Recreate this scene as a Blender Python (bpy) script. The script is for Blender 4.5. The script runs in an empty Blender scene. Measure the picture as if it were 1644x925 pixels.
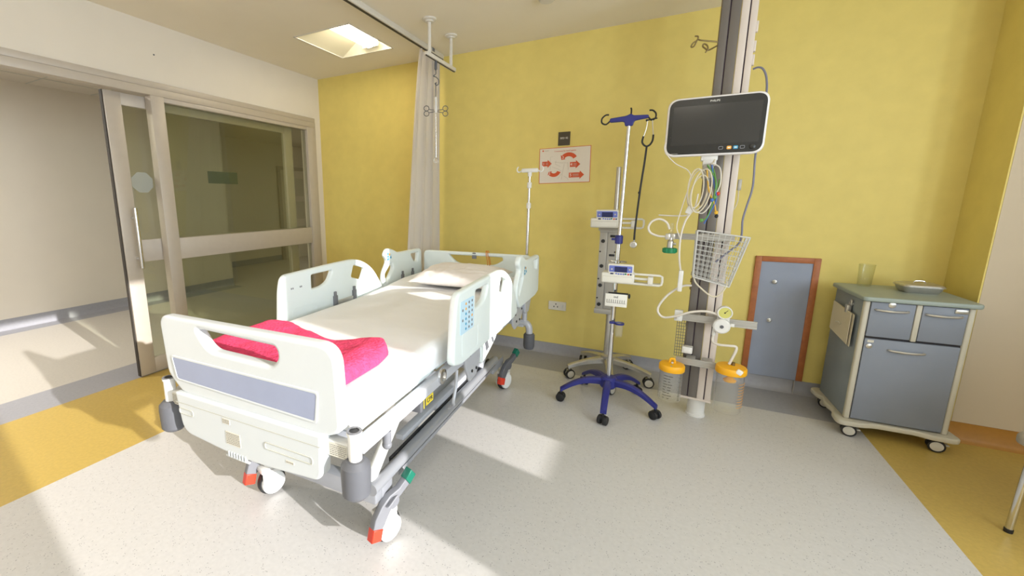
import bpy, bmesh, math, random
from mathutils import Vector, Matrix, Quaternion, noise as mnoise
PI = math.pi
random.seed(7)
C = bpy.context.scene.collection
scene = bpy.context.scene

# ------------------------------------------------------------------ camera
FPX = 674.347
cam_d = bpy.data.cameras.new('camera')
cam_d.sensor_fit = 'HORIZONTAL'; cam_d.sensor_width = 36.0
cam_d.lens = FPX / 1644 * 36.0
cam_d.shift_x = (822 - 701.269) / 1644
cam_d.shift_y = -(462.5 - 445.332) / 1644
cam_d.clip_start = 0.05; cam_d.clip_end = 60
cam = bpy.data.objects.new('camera', cam_d); C.objects.link(cam)
yaw, pitch, roll = math.radians(-28.233), math.radians(-10.44675), math.radians(-0.16987)
fw = Vector((math.sin(yaw) * math.cos(pitch), math.cos(yaw) * math.cos(pitch), math.sin(pitch)))
rt = Vector((math.cos(yaw), -math.sin(yaw), 0)); up = rt.cross(fw)
r2 = math.cos(roll) * rt + math.sin(roll) * up
u2 = -math.sin(roll) * rt + math.cos(roll) * up
m3 = Matrix((r2, u2, -fw)).transposed()
cam.matrix_world = Matrix.Translation((0, 0, 1.4)) @ m3.to_4x4()
scene.camera = cam

# ------------------------------------------------------------------ light and exposure
scene.view_settings.view_transform = 'Standard'
scene.view_settings.look = 'None'
scene.view_settings.exposure = 0.30
scene.view_settings.gamma = 1.0
scene.view_settings.use_curve_mapping = False
SUN_E, SKY_E, WIN_E, LAMP_E = 6.0, 1.5, 27.0, 10.0
w = bpy.data.worlds.new('sky'); scene.world = w; w.use_nodes = True
bg = w.node_tree.nodes['Background']
bg.inputs[0].default_value = (0.80, 0.90, 1.0, 1); bg.inputs[1].default_value = SKY_E
SUN_DIR = Vector((-1, 0.17, -0.269)).normalized()
sd = bpy.data.lights.new('sun', 'SUN'); sd.energy = SUN_E; sd.angle = math.radians(0.6); sd.color = (1.0, 0.965, 0.94)
so = bpy.data.objects.new('sun', sd); C.objects.link(so)
so.rotation_euler = SUN_DIR.to_track_quat('-Z', 'Y').to_euler(); so.location = (6, -1, 4)
XW = 2.6
WINS = [(1.41, 1.82), (-0.22, 0.80), (-2.5, -1.15)]
for (a, b) in WINS:                                   # daylight coming through each window opening
    ld = bpy.data.lights.new('window_daylight', 'AREA'); ld.shape = 'RECTANGLE'
    ld.size = (b - a) * 0.98; ld.size_y = 1.6; ld.energy = WIN_E * (b - a) * 1.6; ld.color = (0.77, 0.885, 1.0)
    lo = bpy.data.objects.new('window_daylight', ld); C.objects.link(lo)
    lo.location = (XW + 0.04, (a + b) / 2, 1.63)
    lo.rotation_euler = Vector((-1, 0, 0.18)).to_track_quat('-Z', 'Y').to_euler()

# ------------------------------------------------------------------ materials
def lin(c):
    return tuple((x / 255 / 12.92) if x / 255 <= 0.04045 else ((x / 255 + 0.055) / 1.055) ** 2.4 for x in c)
MATS = {}
def mat(name, rgb, rough=0.5, metal=0.0, var=0.0, vscale=6.0, bump=0.0, bscale=60.0, spec=0.5, coat=0.0):
    m = bpy.data.materials.new(name); m.use_nodes = True
    nt = m.node_tree; p = nt.nodes['Principled BSDF']
    c = lin(rgb)
    p.inputs['Base Color'].default_value = (*c, 1); p.inputs['Roughness'].default_value = rough
    p.inputs['Metallic'].default_value = metal
    p.inputs['Specular IOR Level'].default_value = spec
    if coat: p.inputs['Coat Weight'].default_value = coat
    tc = nt.nodes.new('ShaderNodeTexCoord')
    if var > 0:
        n = nt.nodes.new('ShaderNodeTexNoise'); n.inputs['Scale'].default_value = vscale; n.inputs['Detail'].default_value = 5
        r = nt.nodes.new('ShaderNodeValToRGB')
        r.color_ramp.elements[0].position = 0.3; r.color_ramp.elements[1].position = 0.7
        r.color_ramp.elements[0].color = (*[x * (1 - var) for x in c], 1)
        r.color_ramp.elements[1].color = (*[min(1, x * (1 + var)) for x in c], 1)
        nt.links.new(tc.outputs['Object'], n.inputs['Vector']); nt.links.new(n.outputs['Fac'], r.inputs['Fac'])
        nt.links.new(r.outputs['Color'], p.inputs['Base Color'])
    if bump > 0:
        n = nt.nodes.new('ShaderNodeTexNoise'); n.inputs['Scale'].default_value = bscale; n.inputs['Detail'].default_value = 6
        b = nt.nodes.new('ShaderNodeBump'); b.inputs['Strength'].default_value = bump; b.inputs['Distance'].default_value = 0.01
        nt.links.new(tc.outputs['Object'], n.inputs['Vector']); nt.links.new(n.outputs['Fac'], b.inputs['Height'])
        nt.links.new(b.outputs['Normal'], p.inputs['Normal'])
    MATS[name] = m
    return m

def glass_mat(name, tint, ior=1.35, rough=0.02):
    m = bpy.data.materials.new(name); m.use_nodes = True; nt = m.node_tree
    nt.nodes.remove(nt.nodes['Principled BSDF']); out = nt.nodes['Material Output']
    t = nt.nodes.new('ShaderNodeBsdfTransparent'); t.inputs[0].default_value = (*tint, 1)
    g = nt.nodes.new('ShaderNodeBsdfGlossy'); g.inputs['Roughness'].default_value = rough
    lw = nt.nodes.new('ShaderNodeLayerWeight'); lw.inputs[0].default_value = 0.5
    pw = nt.nodes.new('ShaderNodeMath'); pw.operation = 'POWER'; pw.inputs[1].default_value = 4.0
    f = nt.nodes.new('ShaderNodeMath'); f.operation = 'MULTIPLY_ADD'; f.inputs[1].default_value = 0.55; f.inputs[2].default_value = (ior - 1) ** 2 / (ior + 1) ** 2
    nt.links.new(lw.outputs['Facing'], pw.inputs[0]); nt.links.new(pw.outputs[0], f.inputs[0])
    x = nt.nodes.new('ShaderNodeMixShader')
    nt.links.new(f.outputs[0], x.inputs[0]); nt.links.new(t.outputs[0], x.inputs[1]); nt.links.new(g.outputs[0], x.inputs[2])
    nt.links.new(x.outputs[0], out.inputs[0])
    MATS[name] = m
    return m

def emit_mat(name, rgb, s):
    m = bpy.data.materials.new(name); m.use_nodes = True; nt = m.node_tree
    p = nt.nodes['Principled BSDF']; p.inputs['Base Color'].default_value = (*lin(rgb), 1)
    p.inputs['Emission Color'].default_value = (*lin(rgb), 1); p.inputs['Emission Strength'].default_value = s
    MATS[name] = m
    return m

def floor_mat(name, rgb, speck_dark, speck_amt, var=0.05):
    m = mat(name, rgb, rough=0.36, var=0.0, spec=0.4)
    nt = m.node_tree; p = nt.nodes['Principled BSDF']; c = lin(rgb)
    tc = nt.nodes.new('ShaderNodeTexCoord')
    n = nt.nodes.new('ShaderNodeTexNoise'); n.inputs['Scale'].default_value = 55; n.inputs['Detail'].default_value = 4
    r = nt.nodes.new('ShaderNodeValToRGB')
    r.color_ramp.elements[0].position = 0.35; r.color_ramp.elements[1].position = 0.65
    r.color_ramp.elements[0].color = (*[x * (1 - var) for x in c], 1); r.color_ramp.elements[1].color = (*[x * (1 + var) for x in c], 1)
    v = nt.nodes.new('ShaderNodeTexVoronoi'); v.inputs['Scale'].default_value = 100; v.inputs['Randomness'].default_value = 1
    lt = nt.nodes.new('ShaderNodeMath'); lt.operation = 'LESS_THAN'; lt.inputs[1].default_value = 0.20
    n2 = nt.nodes.new('ShaderNodeTexNoise'); n2.inputs['Scale'].default_value = 30
    gt = nt.nodes.new('ShaderNodeMath'); gt.operation = 'GREATER_THAN'; gt.inputs[1].default_value = 0.52
    mu = nt.nodes.new('ShaderNodeMath'); mu.operation = 'MULTIPLY'
    mu2 = nt.nodes.new('ShaderNodeMath'); mu2.operation = 'MULTIPLY'; mu2.inputs[1].default_value = speck_amt
    mx = nt.nodes.new('ShaderNodeMixRGB'); mx.inputs[2].default_value = (*lin(speck_dark), 1)
    L = nt.links.new
    for q in (n, v, n2): L(tc.outputs['Object'], q.inputs['Vector'])
    L(n.outputs['Fac'], r.inputs['Fac']); L(v.outputs['Distance'], lt.inputs[0]); L(n2.outputs['Fac'], gt.inputs[0])
    L(lt.outputs[0], mu.inputs[0]); L(gt.outputs[0], mu.inputs[1]); L(mu.outputs[0], mu2.inputs[0])
    L(mu2.outputs[0], mx.inputs[0]); L(r.outputs['Color'], mx.inputs[1]); L(mx.outputs[0], p.inputs['Base Color'])
    return m

F_GREY = floor_mat('speckled_vinyl', (203, 200, 197), (108, 106, 110), 0.6, 0.03)
F_GOLD = floor_mat('golden_vinyl', (194, 166, 88), (164, 130, 62), 0.25, 0.05)
F_BLUE = floor_mat('blue_grey_vinyl', (160, 160, 166), (110, 112, 120), 0.35, 0.04)
F_CORR = floor_mat('corridor_vinyl', (206, 200, 190), (150, 145, 138), 0.4, 0.03)
M_YEL = mat('yellow_paint', (229, 209, 120), 0.6, var=0.03, vscale=9, bump=0.04, bscale=90)
M_WHT = mat('white_paint', (226, 218, 205), 0.65, var=0.015, vscale=4, bump=0.03, bscale=90)
M_PIER = mat('pier_paint', (204, 189, 164), 0.65, var=0.015, vscale=4, bump=0.03, bscale=90)  # darker, warmer tone than the white paint, used on the pier alone
M_CEIL = mat('ceiling_paint', (238, 230, 214), 0.8, var=0.01, vscale=4)
M_CORW = mat('corridor_paint', (222, 214, 200), 0.6, var=0.015, vscale=3)
M_SKIRT = mat('skirting_vinyl', (158, 158, 164), 0.4, var=0.04, vscale=40)
M_SKGOLD = mat('golden_skirting', (172, 122, 48), 0.45, var=0.05, vscale=40)
M_ALU = mat('champagne_aluminium', (192, 183, 172), 0.42, 0.2, var=0.02, vscale=20)
M_ALUD = mat('dark_gasket', (60, 55, 50), 0.6)
M_GLASS = glass_mat('door_glass', (0.88, 0.895, 0.82), 1.45)
M_CLEAR = glass_mat('clear_plastic', (0.98, 0.98, 0.975), 1.4, 0.05)
def hazy(m, k):
    nt = m.node_tree; out = nt.nodes['Material Output']; src = out.inputs[0].links[0].from_socket
    d = nt.nodes.new('ShaderNodeBsdfDiffuse'); d.inputs[0].default_value = (0.85, 0.85, 0.84, 1)
    x = nt.nodes.new('ShaderNodeMixShader'); x.inputs[0].default_value = k
    nt.links.new(src, x.inputs[1]); nt.links.new(d.outputs[0], x.inputs[2]); nt.links.new(x.outputs[0], out.inputs[0])
hazy(M_CLEAR, 0.05)
M_TUMB = glass_mat('tumbler_glass', (0.94, 0.95, 0.93), 1.4)
M_CHROME = mat('chrome', (215, 215, 215), 0.18, 1.0)
M_STEEL = mat('brushed_steel', (198, 195, 188), 0.32, 0.8, var=0.05, vscale=30)
M_BEDW = mat('bed_white_plastic', (224, 226, 224), 0.38, var=0.01, vscale=5)
M_FOOT = mat('footboard_white', (203, 207, 208), 0.4, var=0.01, vscale=5)
M_BEDM = mat('mint_white_plastic', (228, 237, 236), 0.38, var=0.01, vscale=5)
M_SLOT = mat('moulded_edge_plastic', (188, 188, 178), 0.45)
M_BLUEP = mat('blue_grey_panel', (150, 157, 180), 0.5, var=0.03, vscale=8)
M_FRAME = mat('bed_frame_paint', (188, 190, 196), 0.4, 0.15, var=0.02, vscale=12)
M_BASE = mat('base_rail_grey', (158, 160, 166), 0.35, 0.35, var=0.02, vscale=12)
M_WPIPE = mat('white_enamel', (225, 223, 218), 0.35)
M_DGREY = mat('dark_grey_plastic', (92, 93, 98), 0.5, var=0.04, vscale=20)
M_MGREY = mat('mid_grey_plastic', (122, 123, 128), 0.45, var=0.04, vscale=20)
M_BLACK = mat('black_rubber', (28, 28, 30), 0.5)
M_RED = mat('red_pedal', (214, 60, 36), 0.4)
M_GREEN = mat('green_pedal', (18, 104, 84), 0.4)
M_LABEL = mat('pale_label', (205, 200, 186), 0.6)
M_INK = mat('printed_ink', (70, 66, 64), 0.6)
M_YLAB = mat('yellow_label', (240, 215, 60), 0.5)
M_SHEET = mat('white_sheet', (240, 240, 241), 0.85, var=0.01, vscale=5, bump=0.25, bscale=9)
M_PILLOW = mat('pillowcase', (234, 228, 224), 0.85, bump=0.5, bscale=16)
M_PINK = mat('pink_fleece', (236, 66, 112), 0.95, var=0.14, vscale=38, bump=1.0, bscale=90)
def cloth_mat(name, rgb, tr):
    m = bpy.data.materials.new(name); m.use_nodes = True; nt = m.node_tree; p = nt.nodes['Principled BSDF']
    p.inputs['Base Color'].default_value = (*lin(rgb), 1); p.inputs['Roughness'].default_value = 0.9
    t = nt.nodes.new('ShaderNodeBsdfTranslucent'); t.inputs[0].default_value = (*lin(rgb), 1)
    x = nt.nodes.new('ShaderNodeMixShader'); x.inputs[0].default_value = tr
    nt.links.new(p.outputs[0], x.inputs[1]); nt.links.new(t.outputs[0], x.inputs[2]); nt.links.new(x.outputs[0], nt.nodes['Material Output'].inputs[0])
    MATS[name] = m
    return m
M_CURT = cloth_mat('curtain_cloth', (246, 241, 236), 0.3)
M_TRACK = mat('white_track', (220, 215, 205), 0.45)
M_LAMP = emit_mat('lamp_lens', (255, 246, 225), LAMP_E)
M_LAMPS = emit_mat('lamp_diffuser', (255, 246, 225), 3.0)
M_REFL = mat('lamp_reflector', (240, 234, 210), 0.45)
M_NAVY = mat('navy_blue_plastic', (38, 42, 118), 0.42)
M_NAVYD = mat('blue_keypad', (112, 124, 200), 0.45)
M_PUMP = mat('pump_ivory', (222, 218, 206), 0.45)
M_SCR = mat('dark_screen', (40, 46, 92), 0.25)
M_PANELG = mat('pump_column_grey', (176, 172, 164), 0.4, 0.2)
M_COLD = mat('column_grey', (118, 112, 106), 0.45, 0.2)
M_COLL = mat('column_ivory', (222, 210, 200), 0.45)
M_GROOVE = mat('dark_groove', (58, 44, 58), 0.6)
M_MONW = mat('monitor_white', (236, 232, 230), 0.35)
M_MONB = mat('monitor_bezel', (22, 22, 20), 0.25)
M_MONS = mat('monitor_screen', (44, 43, 41), 0.16)
M_WIRE = mat('coated_wire', (200, 199, 194), 0.4)
M_BRASSW = mat('bronze_wire', (130, 112, 72), 0.4, 0.7)
M_TUBEW = mat('white_tubing', (222, 214, 202), 0.4)
M_CBEIGE = mat('beige_cable', (214, 204, 180), 0.5)
M_CGREY = mat('grey_blue_cable', (122, 122, 140), 0.5)
M_CGRN = mat('green_cable', (96, 150, 70), 0.5)
M_CBLUE = mat('blue_cable', (70, 110, 180), 0.5)
M_CYEL = mat('yellow_plug', (225, 175, 50), 0.5)
M_VGRN = mat('green_knob', (22, 128, 82), 0.4)
M_YLID = mat('yellow_lid', (246, 178, 24), 0.4)
M_DIAL = mat('dial_face', (206, 202, 110), 0.5)
M_WOOD = mat('brown_wood', (172, 102, 54), 0.5, var=0.12, vscale=25)
M_HATCH = mat('hatch_blue_grey', (152, 160, 178), 0.5, var=0.03, vscale=7)
M_CABB = mat('cabinet_blue_grey', (130, 136, 147), 0.5, var=0.03, vscale=8)
M_CABS = mat('cabinet_side', (132, 140, 146), 0.55, var=0.04, vscale=8)
M_CABT = mat('cabinet_top', (150, 160, 152), 0.45, var=0.03, vscale=9)
M_CABF = mat('cabinet_frame', (196, 190, 172), 0.5)
M_CABG = mat('cabinet_gap', (34, 30, 34), 0.7)
M_PAPER = mat('beige_card', (206, 196, 172), 0.7)
M_POST = mat('poster_paper', (232, 222, 208), 0.6)
M_POSTR = mat('poster_orange', (214, 86, 40), 0.6)
M_POSTL = mat('poster_line', (196, 184, 168), 0.6)
M_SIGN = mat('black_sign', (74, 66, 48), 0.45)
M_TXTW = mat('white_letters', (236, 232, 222), 0.5)
M_SOCK = mat('socket_white', (226, 222, 212), 0.4)
M_FROST = mat('frosted_sticker', (168, 170, 160), 0.7)
M_GLSIGN = mat('grey_green_sign', (88, 98, 84), 0.5)
M_TILE = mat('ceiling_tile', (212, 204, 190), 0.8)
M_ORANGE = mat('orange_cord', (214, 128, 40), 0.5)
M_TEAL = mat('key_teal', (60, 150, 190), 0.5)
M_KORG = mat('key_orange', (238, 170, 60), 0.5)
M_LBLUE = mat('pale_blue_keypad', (196, 224, 240), 0.5)
M_SEAT = mat('grey_seat', (150, 142, 128), 0.5)

# ------------------------------------------------------------------ mesh helpers
class MB:
    def __init__(s): s.bm = bmesh.new(); s.mi = 0
    def _fin(s, nf, nv, M=None):
        s.bm.verts.ensure_lookup_table(); s.bm.faces.ensure_lookup_table()
        vs = s.bm.verts[nv:]
        if M is not None: bmesh.ops.transform(s.bm, matrix=M, verts=vs)
        for f in s.bm.faces[nf:]: f.material_index = s.mi
        return vs
    def n(s): return len(s.bm.faces), len(s.bm.verts)
    def box(s, x0, x1, y0, y1, z0, z1, bev=0.0, seg=2, M=None):
        nf, nv = s.n()
        t = bmesh.new(); bmesh.ops.create_cube(t, size=1)
        bmesh.ops.scale(t, vec=(abs(x1 - x0), abs(y1 - y0), abs(z1 - z0)), verts=t.verts)
        bmesh.ops.translate(t, vec=((x0 + x1) / 2, (y0 + y1) / 2, (z0 + z1) / 2), verts=t.verts)
        if bev: bmesh.ops.bevel(t, geom=t.edges[:], offset=bev, segments=seg, profile=0.5, affect='EDGES')
        me = bpy.data.meshes.new('t'); t.to_mesh(me); t.free(); s.bm.from_mesh(me); bpy.data.meshes.remove(me)
        s._fin(nf, nv, M); return s
    def mesh(s, me, M=None, keep=False):
        nf, nv = s.n(); s.bm.from_mesh(me); s._fin(nf, nv, M)
        if not keep: bpy.data.meshes.remove(me)
        return s
    def ring(s, pts): return [s.bm.verts.new(p) for p in pts]
    def bridge(s, a, b):
        n = len(a)
        for i in range(n): s.bm.faces.new((a[i], a[(i + 1) % n], b[(i + 1) % n], b[i]))
    def tube(s, pts, r, seg=10, closed=False, caps=True):
        nf, nv = s.n()
        pts = [Vector(p) for p in pts]; N = len(pts)
        rs = r if isinstance(r, (list, tuple)) else [r] * N
        T = []
        for i in range(N):
            a = pts[(i - 1) % N] if (closed or i > 0) else pts[i]
            b = pts[(i + 1) % N] if (closed or i < N - 1) else pts[i]
            d = (b - a); T.append(d.normalized() if d.length > 1e-9 else Vector((0, 0, 1)))
        u = T[0].orthogonal().normalized(); rings = []
        for i in range(N):
            u = (u - T[i] * u.dot(T[i]))
            u = u.normalized() if u.length > 1e-6 else T[i].orthogonal().normalized()
            v = T[i].cross(u)
            rings.append(s.ring([pts[i] + rs[i] * (math.cos(2 * PI * k / seg) * u + math.sin(2 * PI * k / seg) * v) for k in range(seg)]))
        for i in range(N - 1): s.bridge(rings[i], rings[i + 1])
        if closed:
            a, b = rings[-1], rings[0]
            best = min(range(seg), key=lambda k: (a[0].co - b[k].co).length)
            s.bridge(a, b[best:] + b[:best])
        elif caps:
            s.bm.faces.new(rings[0][::-1]); s.bm.faces.new(rings[-1])
        s._fin(nf, nv); return s
    def cyl(s, a, b, r, r2=None, seg=20): return s.tube([a, b], [r, r if r2 is None else r2], seg)
    def lathe(s, prof, seg=28, M=None, cap0=True, cap1=True):
        nf, nv = s.n()
        rings = [s.ring([(max(r, 1e-5) * math.cos(2 * PI * k / seg), max(r, 1e-5) * math.sin(2 * PI * k / seg), z) for k in range(seg)]) for r, z in prof]
        for i in range(len(rings) - 1): s.bridge(rings[i], rings[i + 1])
        if cap0: s.bm.faces.new(rings[0][::-1])
        if cap1: s.bm.faces.new(rings[-1])
        s._fin(nf, nv, M); return s
    def sphere(s, c, r, seg=14, sc=(1, 1, 1)):
        nf, nv = s.n()
        bmesh.ops.create_uvsphere(s.bm, u_segments=seg, v_segments=max(6, seg // 2), radius=r,
                                  matrix=Matrix.Translation(c) @ Matrix.Diagonal((*sc, 1)))
        s._fin(nf, nv); return s
    def prism(s, poly, z0, z1, M=None):
        nf, nv = s.n()
        a = s.ring([(x, y, z0) for x, y in poly]); b = s.ring([(x, y, z1) for x, y in poly])
        s.bridge(a, b); s.bm.faces.new(a[::-1]); s.bm.faces.new(b)
        s._fin(nf, nv, M); return s
    def build(s, name, mats, parent=None, ang=35, loc=None):
        bmesh.ops.recalc_face_normals(s.bm, faces=s.bm.faces[:])
        me = bpy.data.meshes.new(name); s.bm.to_mesh(me); s.bm.free()
        for m in (mats if isinstance(mats, (list, tuple)) else [mats]): me.materials.append(m)
        for p in me.polygons: p.use_smooth = True
        me.set_sharp_from_angle(angle=math.radians(ang))
        o = bpy.data.objects.new(name, me); C.objects.link(o)
        if parent is not None: o.parent = parent
        if loc is not None: o.location = loc
        return o

def conv(o):
    C.objects.link(o); dg = bpy.context.evaluated_depsgraph_get(); dg.update()
    me = bpy.data.meshes.new_from_object(o.evaluated_get(dg))
    d = o.data; bpy.data.objects.remove(o); bpy.data.curves.remove(d)
    return me
def plate(outline, holes=(), thick=0.03, bevel=0.006, res=2):
    """filled rounded plate in XY, centred on z=0"""
    cu = bpy.data.curves.new('t', 'CURVE'); cu.dimensions = '2D'; cu.fill_mode = 'BOTH'
    for pl in [outline, *holes]:
        sp = cu.splines.new('POLY'); sp.points.add(len(pl) - 1)
        for i, (x, y) in enumerate(pl): sp.points[i].co = (x, y, 0, 1)
        sp.use_cyclic_u = True
    cu.extrude = max(0, thick / 2 - bevel); cu.bevel_depth = bevel; cu.bevel_resolution = res; cu.offset = -bevel
    return conv(bpy.data.objects.new('t', cu))
def text(body, size, depth=0.0006, align='CENTER'):
    cu = bpy.data.curves.new('t', 'FONT'); cu.body = body; cu.size = size; cu.extrude = depth
    cu.align_x = align; cu.align_y = 'CENTER'; cu.resolution_u = 3
    return conv(bpy.data.objects.new('t', cu))
def rpoly(pts, n=6):
    """polygon with per-corner radii: (x, y, r)"""
    out = []; N = len(pts)
    for i in range(N):
        x, y = pts[i][0], pts[i][1]; r = pts[i][2] if len(pts[i]) > 2 else 0
        p = Vector((x, y)); a = Vector(pts[i - 1][:2]); b = Vector(pts[(i + 1) % N][:2])
        if r <= 0: out.append((x, y)); continue
        d1 = (a - p); d2 = (b - p); l = min(r, d1.length * 0.48, d2.length * 0.48)
        s0 = p + d1.normalized() * l; s1 = p + d2.normalized() * l
        for k in range(n + 1):
            t = k / n; q = (1 - t) ** 2 * s0 + 2 * t * (1 - t) * p + t * t * s1; out.append((q.x, q.y))
    return out
def rrect(x0, x1, y0, y1, r, n=6): return rpoly([(x0, y0, r), (x1, y0, r), (x1, y1, r), (x0, y1, r)], n)
def smooth(pts, n=8, closed=False):
    P = [Vector(p) for p in pts]; N = len(P); out = []
    for i in range(N if closed else N - 1):
        if closed: p0, p1, p2, p3 = P[(i - 1) % N], P[i], P[(i + 1) % N], P[(i + 2) % N]
        else: p0, p1, p2, p3 = P[max(i - 1, 0)], P[i], P[i + 1], P[min(i + 2, N - 1)]
        for k in range(n):
            t = k / n
            out.append(0.5 * ((2 * p1) + (-p0 + p2) * t + (2 * p0 - 5 * p1 + 4 * p2 - p3) * t * t + (-p0 + 3 * p1 - 3 * p2 + p3) * t ** 3))
    if not closed: out.append(P[-1])
    return out
# matrices that stand a plate up: XZF = drawing x,y -> world x,z (faces -y);  YZ = drawing x,y -> world y,z
def XZ(y): return Matrix(((1, 0, 0, 0), (0, 0, -1, y), (0, 1, 0, 0), (0, 0, 0, 1)))
def YZ(x, flip=False):
    return Matrix(((0, 0, 1, x), (1, 0, 0, 0), (0, 1, 0, 0), (0, 0, 0, 1)))
def TR(x, y, z): return Matrix.Translation((x, y, z))
RX = lambda a: Matrix.Rotation(a, 4, 'X'); RY = lambda a: Matrix.Rotation(a, 4, 'Y'); RZ = lambda a: Matrix.Rotation(a, 4, 'Z')

def thing(name, label, cat, loc=(0, 0, 0), rz=0.0, group=None):
    o = bpy.data.objects.new(name, None); C.objects.link(o); o.location = loc; o.rotation_euler = (0, 0, rz)
    o.empty_display_size = 0.05
    return tag(o, label, cat, group)
def tag(o, label, cat, group=None):
    o['label'] = label; o['category'] = cat
    if group: o['group'] = group
    return o
def struct(o): o['kind'] = 'structure'; return o
def sempty(name, loc=(0, 0, 0)):
    o = bpy.data.objects.new(name, None); C.objects.link(o); o.location = loc; o['kind'] = 'structure'; o.empty_display_size = 0.05
    return o

# ------------------------------------------------------------------ room shell
YW, XL, ZC = 3.7706, -3.519, 2.717
XC = -6.3                                             # corridor's far wall
def floor_mesh():
    m = MB()
    xs = [-9.2, -8.0, -6.3, -6.06, -3.985, -3.61, -2.61, 1.171, 2.9]; ys = [-3.0, YW - 0.415, YW + 0.1, 4.5, 9.2]
    for i in range(len(xs) - 1):
        for j in range(len(ys) - 1):
            x0, x1, y0, y1 = xs[i], xs[i + 1], ys[j], ys[j + 1]
            xm, ym = (x0 + x1) / 2, (y0 + y1) / 2
            if xm > -3.61 and ym > YW + 0.1: continue
            if xm < -6.3 and ym < 4.5: continue
            if xm > -3.61:
                mi = 1 if (xm < -2.61 or xm > 1.171) else (2 if ym > YW - 0.415 else 0)
            elif xm > -3.985: mi = 2
            else:
                mi = 2 if (-6.3 < xm < -6.06 and ym < 4.5) else 3
            m.mi = mi
            f = m.bm.faces.new([m.bm.verts.new(p) for p in ((x0, y0, 0), (x1, y0, 0), (x1, y1, 0), (x0, y1, 0))])
            f.material_index = mi
    bmesh.ops.remove_doubles(m.bm, verts=m.bm.verts[:], dist=1e-5)
    return m
fl = floor_mesh()
r = bmesh.ops.extrude_face_region(fl.bm, geom=fl.bm.faces[:])
bmesh.ops.translate(fl.bm, vec=(0, 0, -0.08), verts=[v for v in r['geom'] if isinstance(v, bmesh.types.BMVert)])
struct(fl.build('floor', [F_GREY, F_GOLD, F_BLUE, F_CORR]))

LX0, LX1, LY0, LY1 = -2.795, -2.227, 2.752, 3.342     # the recessed lamp's opening
m = MB()
for (x0, x1, y0, y1) in ((-3.72, LX0, -3.0, YW + 0.1), (LX1, 2.9, -3.0, YW + 0.1), (LX0, LX1, -3.0, LY0), (LX0, LX1, LY1, YW + 0.1)):
    m.box(x0, x1, y0, y1, ZC, ZC + 0.14)
struct(m.build('ceiling', M_CEIL))
m = MB(); m.box(XL - 0.2, 2.9, YW, YW + 0.12, 0, ZC)
struct(m.build('wall_back', M_YEL))
# white pier on the right of the yellow wall, yellow on its narrow side
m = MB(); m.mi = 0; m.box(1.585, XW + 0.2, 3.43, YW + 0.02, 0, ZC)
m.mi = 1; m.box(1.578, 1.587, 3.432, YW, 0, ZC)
struct(m.build('wall_pier', [M_PIER, M_YEL]))
m = MB()
OY0, OY1, HB, HT = -0.10, 3.672, 2.187, 2.288
m.box(XL - 0.2, XL, OY0, YW + 0.12, HT, ZC)
m.box(XL - 0.2, XL, OY1, YW + 0.05, 0, HT)
m.box(XL - 0.2, XL, -3.0, OY0, 0, ZC)
m.box(XL - 0.2, XL - 0.06, OY0, OY1, HB + 0.095, HT)
for (yy, zz, rr) in ((2.02, 2.49, 0.008),):
    pass
struct(m.build('wall_left', M_WHT))
m = MB(); m.box(-3.72, 2.9, -3.1, -3.0, 0, ZC); struct(m.build('wall_front', M_WHT))
# right wall with its three windows
m = MB(); WZ0, WZ1 = 0.81, 2.46
m.box(XW, XW + 0.08, -3.0, 3.45, 0, WZ0); m.box(XW, XW + 0.08, -3.0, 3.45, WZ1, ZC)
edges = [-3.0] + [e for ab in sorted(WINS) for e in ab] + [3.45]
for k in range(0, len(edges), 2): m.box(XW, XW + 0.08, edges[k], edges[k + 1], WZ0, WZ1)
struct(m.build('wall_right', M_WHT))
for i, (a, b) in enumerate(sorted(WINS)):
    m = MB()
    for (y0, y1, z0, z1) in ((a, a + 0.012, WZ0, WZ1), (b - 0.012, b, WZ0, WZ1), (a + 0.012, b - 0.012, WZ0, WZ0 + 0.012), (a + 0.012, b - 0.012, WZ1 - 0.012, WZ1)):
        m.box(XW + 0.02, XW + 0.05, y0, y1, z0, z1)
    struct(m.build('window_%d' % (i + 2), M_ALU))
# skirtings: coved vinyl
def skirt(name, mt, pts, h=0.097):
    m = MB(); t = 0.012; prof = [(0, h), (t * 0.5, h), (t * 0.6, 0.03), (t * 1.6, 0.01), (0.032, 0.0), (0, 0)]
    prev = None
    for i, (p, nrm) in enumerate(pts):
        p = Vector((*p, 0)); nn = Vector((*nrm, 0))
        rg = m.ring([p + nn * d + Vector((0, 0, z)) for d, z in prof])
        if prev: m.bridge(prev, rg)
        else: m.bm.faces.new(rg)
        prev = rg
    m.bm.faces.new(prev[::-1])
    return struct(m.build(name, mt))
skirt('baseboard_back', M_SKIRT, [((XL, YW), (0, -1)), ((1.578, YW), (0, -1))])
skirt('baseboard_pier', M_SKGOLD, [((1.578, YW), (-1, 0)), ((1.578, 3.43), (-1, -1)), ((XW, 3.43), (0, -1))], 0.115)
skirt('baseboard_left', M_SKGOLD, [((XL, OY1 + 0.02), (1, 0)), ((XL, YW), (1, 0))])
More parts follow.
